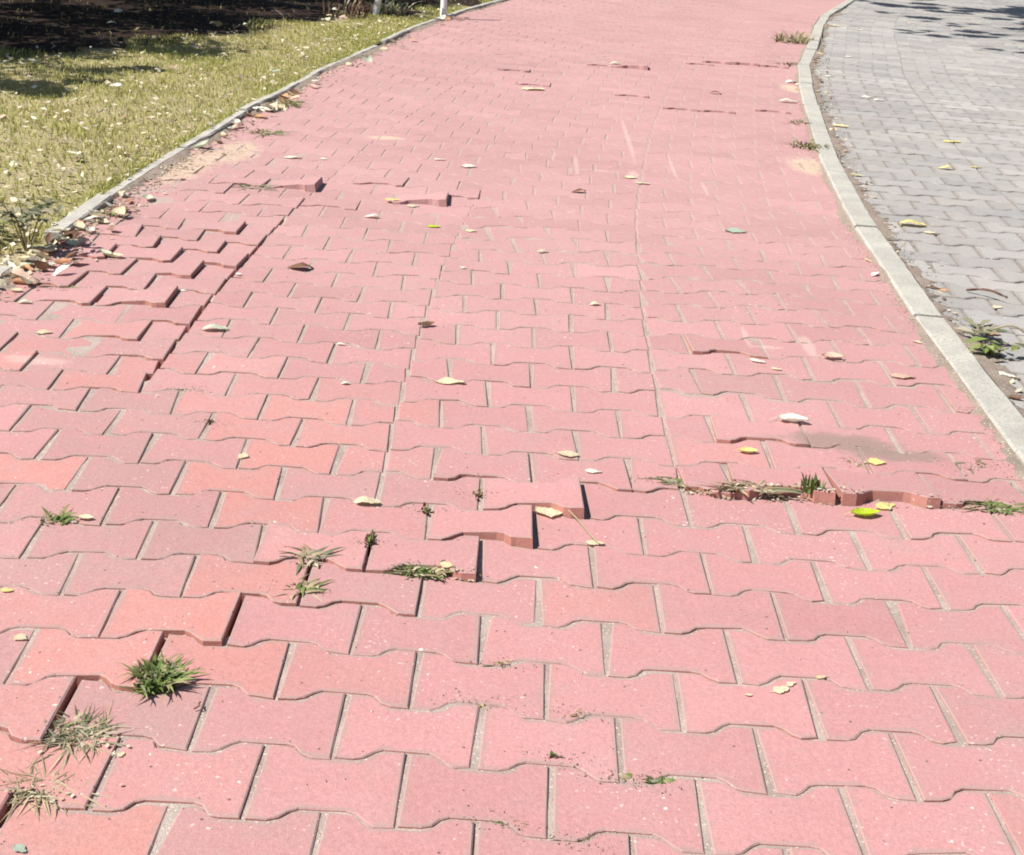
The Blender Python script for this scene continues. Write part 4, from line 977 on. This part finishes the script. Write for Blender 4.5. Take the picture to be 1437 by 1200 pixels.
# ------------------------------------------------------------------ loose grit, dirt along the kerb, sand drift: too many to count
def grains(name, pts, sizes, mat, label, cat):
    n = len(pts); d = rng.normal(size=(n, 4, 3)); d /= np.linalg.norm(d, axis=2)[:, :, None]
    d[:, :, 2] *= .6
    V = (np.array(pts)[:, None, :] + d * np.array(sizes)[:, None, None]).reshape(-1, 3)
    i = np.arange(n)[:, None] * 4
    F = np.concatenate([i + np.array([q]) for q in ([0, 1, 2], [0, 3, 1], [1, 3, 2], [0, 2, 3])])
    o = link(name, big_mesh(name, V, F), mat); tag(o, label, cat, kind='stuff')
M_GRIT = blade_material('grit', ((0.40, 0.33, 0.27), (0.62, 0.55, 0.47), (0.15, 0.11, 0.09), (0.4, 0.32, 0.25)), 0.0)
M_DIRT = blade_material('dirt_grain', ((0.26, 0.205, 0.155), (0.36, 0.29, 0.22), (0.18, 0.14, 0.11), (0.28, 0.22, 0.165)), 0.0)
M_SANDG = blade_material('sand_grain', ((0.52, 0.42, 0.28), (0.60, 0.50, 0.35), (0.42, 0.33, 0.22), (0.5, 0.4, 0.27)), 0.0)
pts, sz = [], []
for _ in range(1500):
    y = 1.3 + 5.5 * random.random() ** 1.3; x = random.uniform(-1.4, 1.1)
    if not in_frame(x, y): continue
    pts.append((x, y, topz(x, y) + .001)); sz.append(random.uniform(.0009, .0026) * (1 + .1 * y))
grains('loose_grit', pts, sz, M_GRIT, 'pale and dark grit specks scattered over the red bricks', 'grit')
WEEDS = [o for o in COL.objects if o.name.startswith(('weed_tuft', 'leafy_weed'))]
def ribbon(name, fx, sgn, y0, y1, wm, h, label, mat):
    V, F = [], []; n = int((y1 - y0) / .03)
    for i in range(n + 1):
        y = y0 + (y1 - y0) * i / n; x = fx(y)
        w_ = wm * max(.15, .75 + .6 * math.sin(2.1 * y) * math.sin(5.3 * y + 1) + random.gauss(0, .35))
        for q, (t, z) in enumerate(((0, h), (.3, h * .7), (.65, h * .3), (1, -.003))):
            V.append((x + sgn * w_ * t, y + random.gauss(0, .004), und(x, y) + z + (random.gauss(0, .0012) if q else 0)))
    for i in range(n):
        for q in range(3):
            f = (i * 4 + q, i * 4 + q + 1, (i + 1) * 4 + q + 1, (i + 1) * 4 + q); F.append(f if sgn > 0 else f[::-1])
    tag(link(name, mesh(name, V, F, True), mat), label, 'dirt', kind='stuff')
M_DIRTS = sand_material('packed_dirt', (0.19, 0.155, 0.125), (0.28, 0.225, 0.18), (0.27, 0.21, 0.17))
ribbon('kerb_dirt', kin, -1, 1.0, 16, .026, .007, 'packed grey brown dirt along the red side of the kerb', M_DIRTS)
ribbon('gutter_dirt', lambda y: kin(y) + .086, 1, 1.0, 16, .05, .006, 'packed brown dirt along the grey side of the kerb', M_DIRTS)
ribbon('edging_dirt', lambda y: kleft(y) - .008, 1, 1.0, 16, .05, .010, 'packed brown dirt along the lawn edging', M_DIRTS)
pts, sz = [], []
for o in WEEDS:
    if o.location.x < kleft(o.location.y): continue
    for _ in range(70):
        x, y = o.location.x + random.gauss(0, .03), o.location.y + random.gauss(0, .013)
        pts.append((x, y, topz(x, y) + .0006)); sz.append(random.uniform(.0008, .0028))
for _ in range(4000):
    y = random.uniform(2.4, 8.5); x = kin(y) - abs(random.gauss(0, .020 + .012 * math.sin(3 * y)))
    pts.append((x, y, und(x, y) + .0008)); sz.append(random.uniform(.001, .003))
for _ in range(7000):
    y = random.uniform(2.8, 11); x = kin(y) + .088 + abs(random.gauss(0, .035))
    pts.append((x, y, und(x, y) - .002)); sz.append(random.uniform(.001, .0035))
for _ in range(2200):
    y = random.uniform(3.4, 12); x = kleft(y) + abs(random.gauss(0, .035))
    pts.append((x, y, topz(x, y) + .001)); sz.append(random.uniform(.0025, .007))
grains('dirt', pts, sz, M_DIRT, 'brown dirt gathered along the kerb and edging', 'dirt')
pts, sz = [], []
for cx, cy, rx, ry, n in ((-1.34, 5.52, .09, .33, 1500), (-1.22, 5.9, .07, .22, 700), (1.25, 6.46, .08, .18, 500)):
    for _ in range(n):
        x, y = random.gauss(cx, rx * .6), random.gauss(cy, ry * .6)
        if kleft(y) < x < kin(y): pts.append((x, y, topz(x, y) + .0005)); sz.append(random.uniform(.0015, .004))
grains('drifted_sand', pts, sz, M_SANDG, 'pale sand drifted over the bricks near edging and kerb', 'sand')
# leaf crumbs of the lawn, far more than one could count
n = 4200
ly = 3.8 + rng.random(n) ** 1.9 * 9.5; lx = np.array([kleft(q) for q in ly]) - 0.04 - rng.random(n) ** 1.3 * 2.8
ok = lx > -3.25 + 0.42 * (ly - 7.55); ly, lx = ly[ok], lx[ok]
C3 = np.stack([lx, ly, np.array([zlawn(a, b) for a, b in zip(lx, ly)]) + .012 + .016 * rng.random(len(lx))], 1)
n = len(C3); t = rng.random(n) * 6.28; s = (.005 + .014 * rng.random(n))[:, None]
a = np.stack([np.cos(t), np.sin(t), rng.normal(0, .3, n)], 1) * s; b = np.stack([-np.sin(t), np.cos(t), rng.normal(0, .4, n)], 1) * s * .5
V = np.stack([C3 - a, C3 + b, C3 + a, C3 - b], 1).reshape(-1, 3)
tag(link('leaf_litter', big_mesh('leaf_litter', V, np.arange(4 * n).reshape(n, 4)), M_LITTER), 'crumbled pale leaf litter strewn through the dry lawn', 'litter', kind='stuff')
# crumbs of dry leaves caught under the raised bricks, along the edging and in the gutter
C3 = []
for _ in range(150): x = random.uniform(.36, .64); C3.append((x, 2.672 + random.gauss(0, .012), 0))
for _ in range(70): x = random.uniform(.64, 1.08); C3.append((x, 2.66 + random.gauss(0, .012), 0))
for _ in range(60): C3.append((-.12 + random.gauss(0, .05), 2.215 + random.gauss(0, .01), 0))
for _ in range(40): C3.append((-.56 + random.gauss(0, .04), 1.65 + random.gauss(0, .02), 0))
for _ in range(22): C3.append((-.57 + random.gauss(0, .045), 1.53 + random.gauss(0, .02), 0))
for _ in range(900): y = random.triangular(3.5, 12, 4.2); C3.append((kleft(y) + abs(random.gauss(0, .06)), y, 0))
for _ in range(500): y = random.uniform(3, 11); C3.append((kin(y) + .09 + abs(random.gauss(0, .05)), y, 0))
C3 = np.array([(x, y, topz(x, y) + random.uniform(.001, .006)) for x, y, _ in C3]); n = len(C3)
t = rng.random(n) * 6.28; s = ((.003 + .007 * rng.random(n)) * np.where(C3[:, 1] > 3, 1.5, np.where(C3[:, 0] < .2, .6, .9)))[:, None]
a = np.stack([np.cos(t), np.sin(t), rng.normal(0, .25, n)], 1) * s; b = np.stack([-np.sin(t), np.cos(t), rng.normal(0, .3, n)], 1) * s * (.25 + .5 * rng.random(n))[:, None]
V = np.stack([C3 - a, C3 + b, C3 + a * .7, C3 - b], 1).reshape(-1, 3)
tag(link('leaf_crumbs', big_mesh('leaf_crumbs', V, np.arange(4 * n).reshape(n, 4)), M_CRUMB), 'crumbs of dry leaves caught in joints and along the edges', 'litter', kind='stuff')
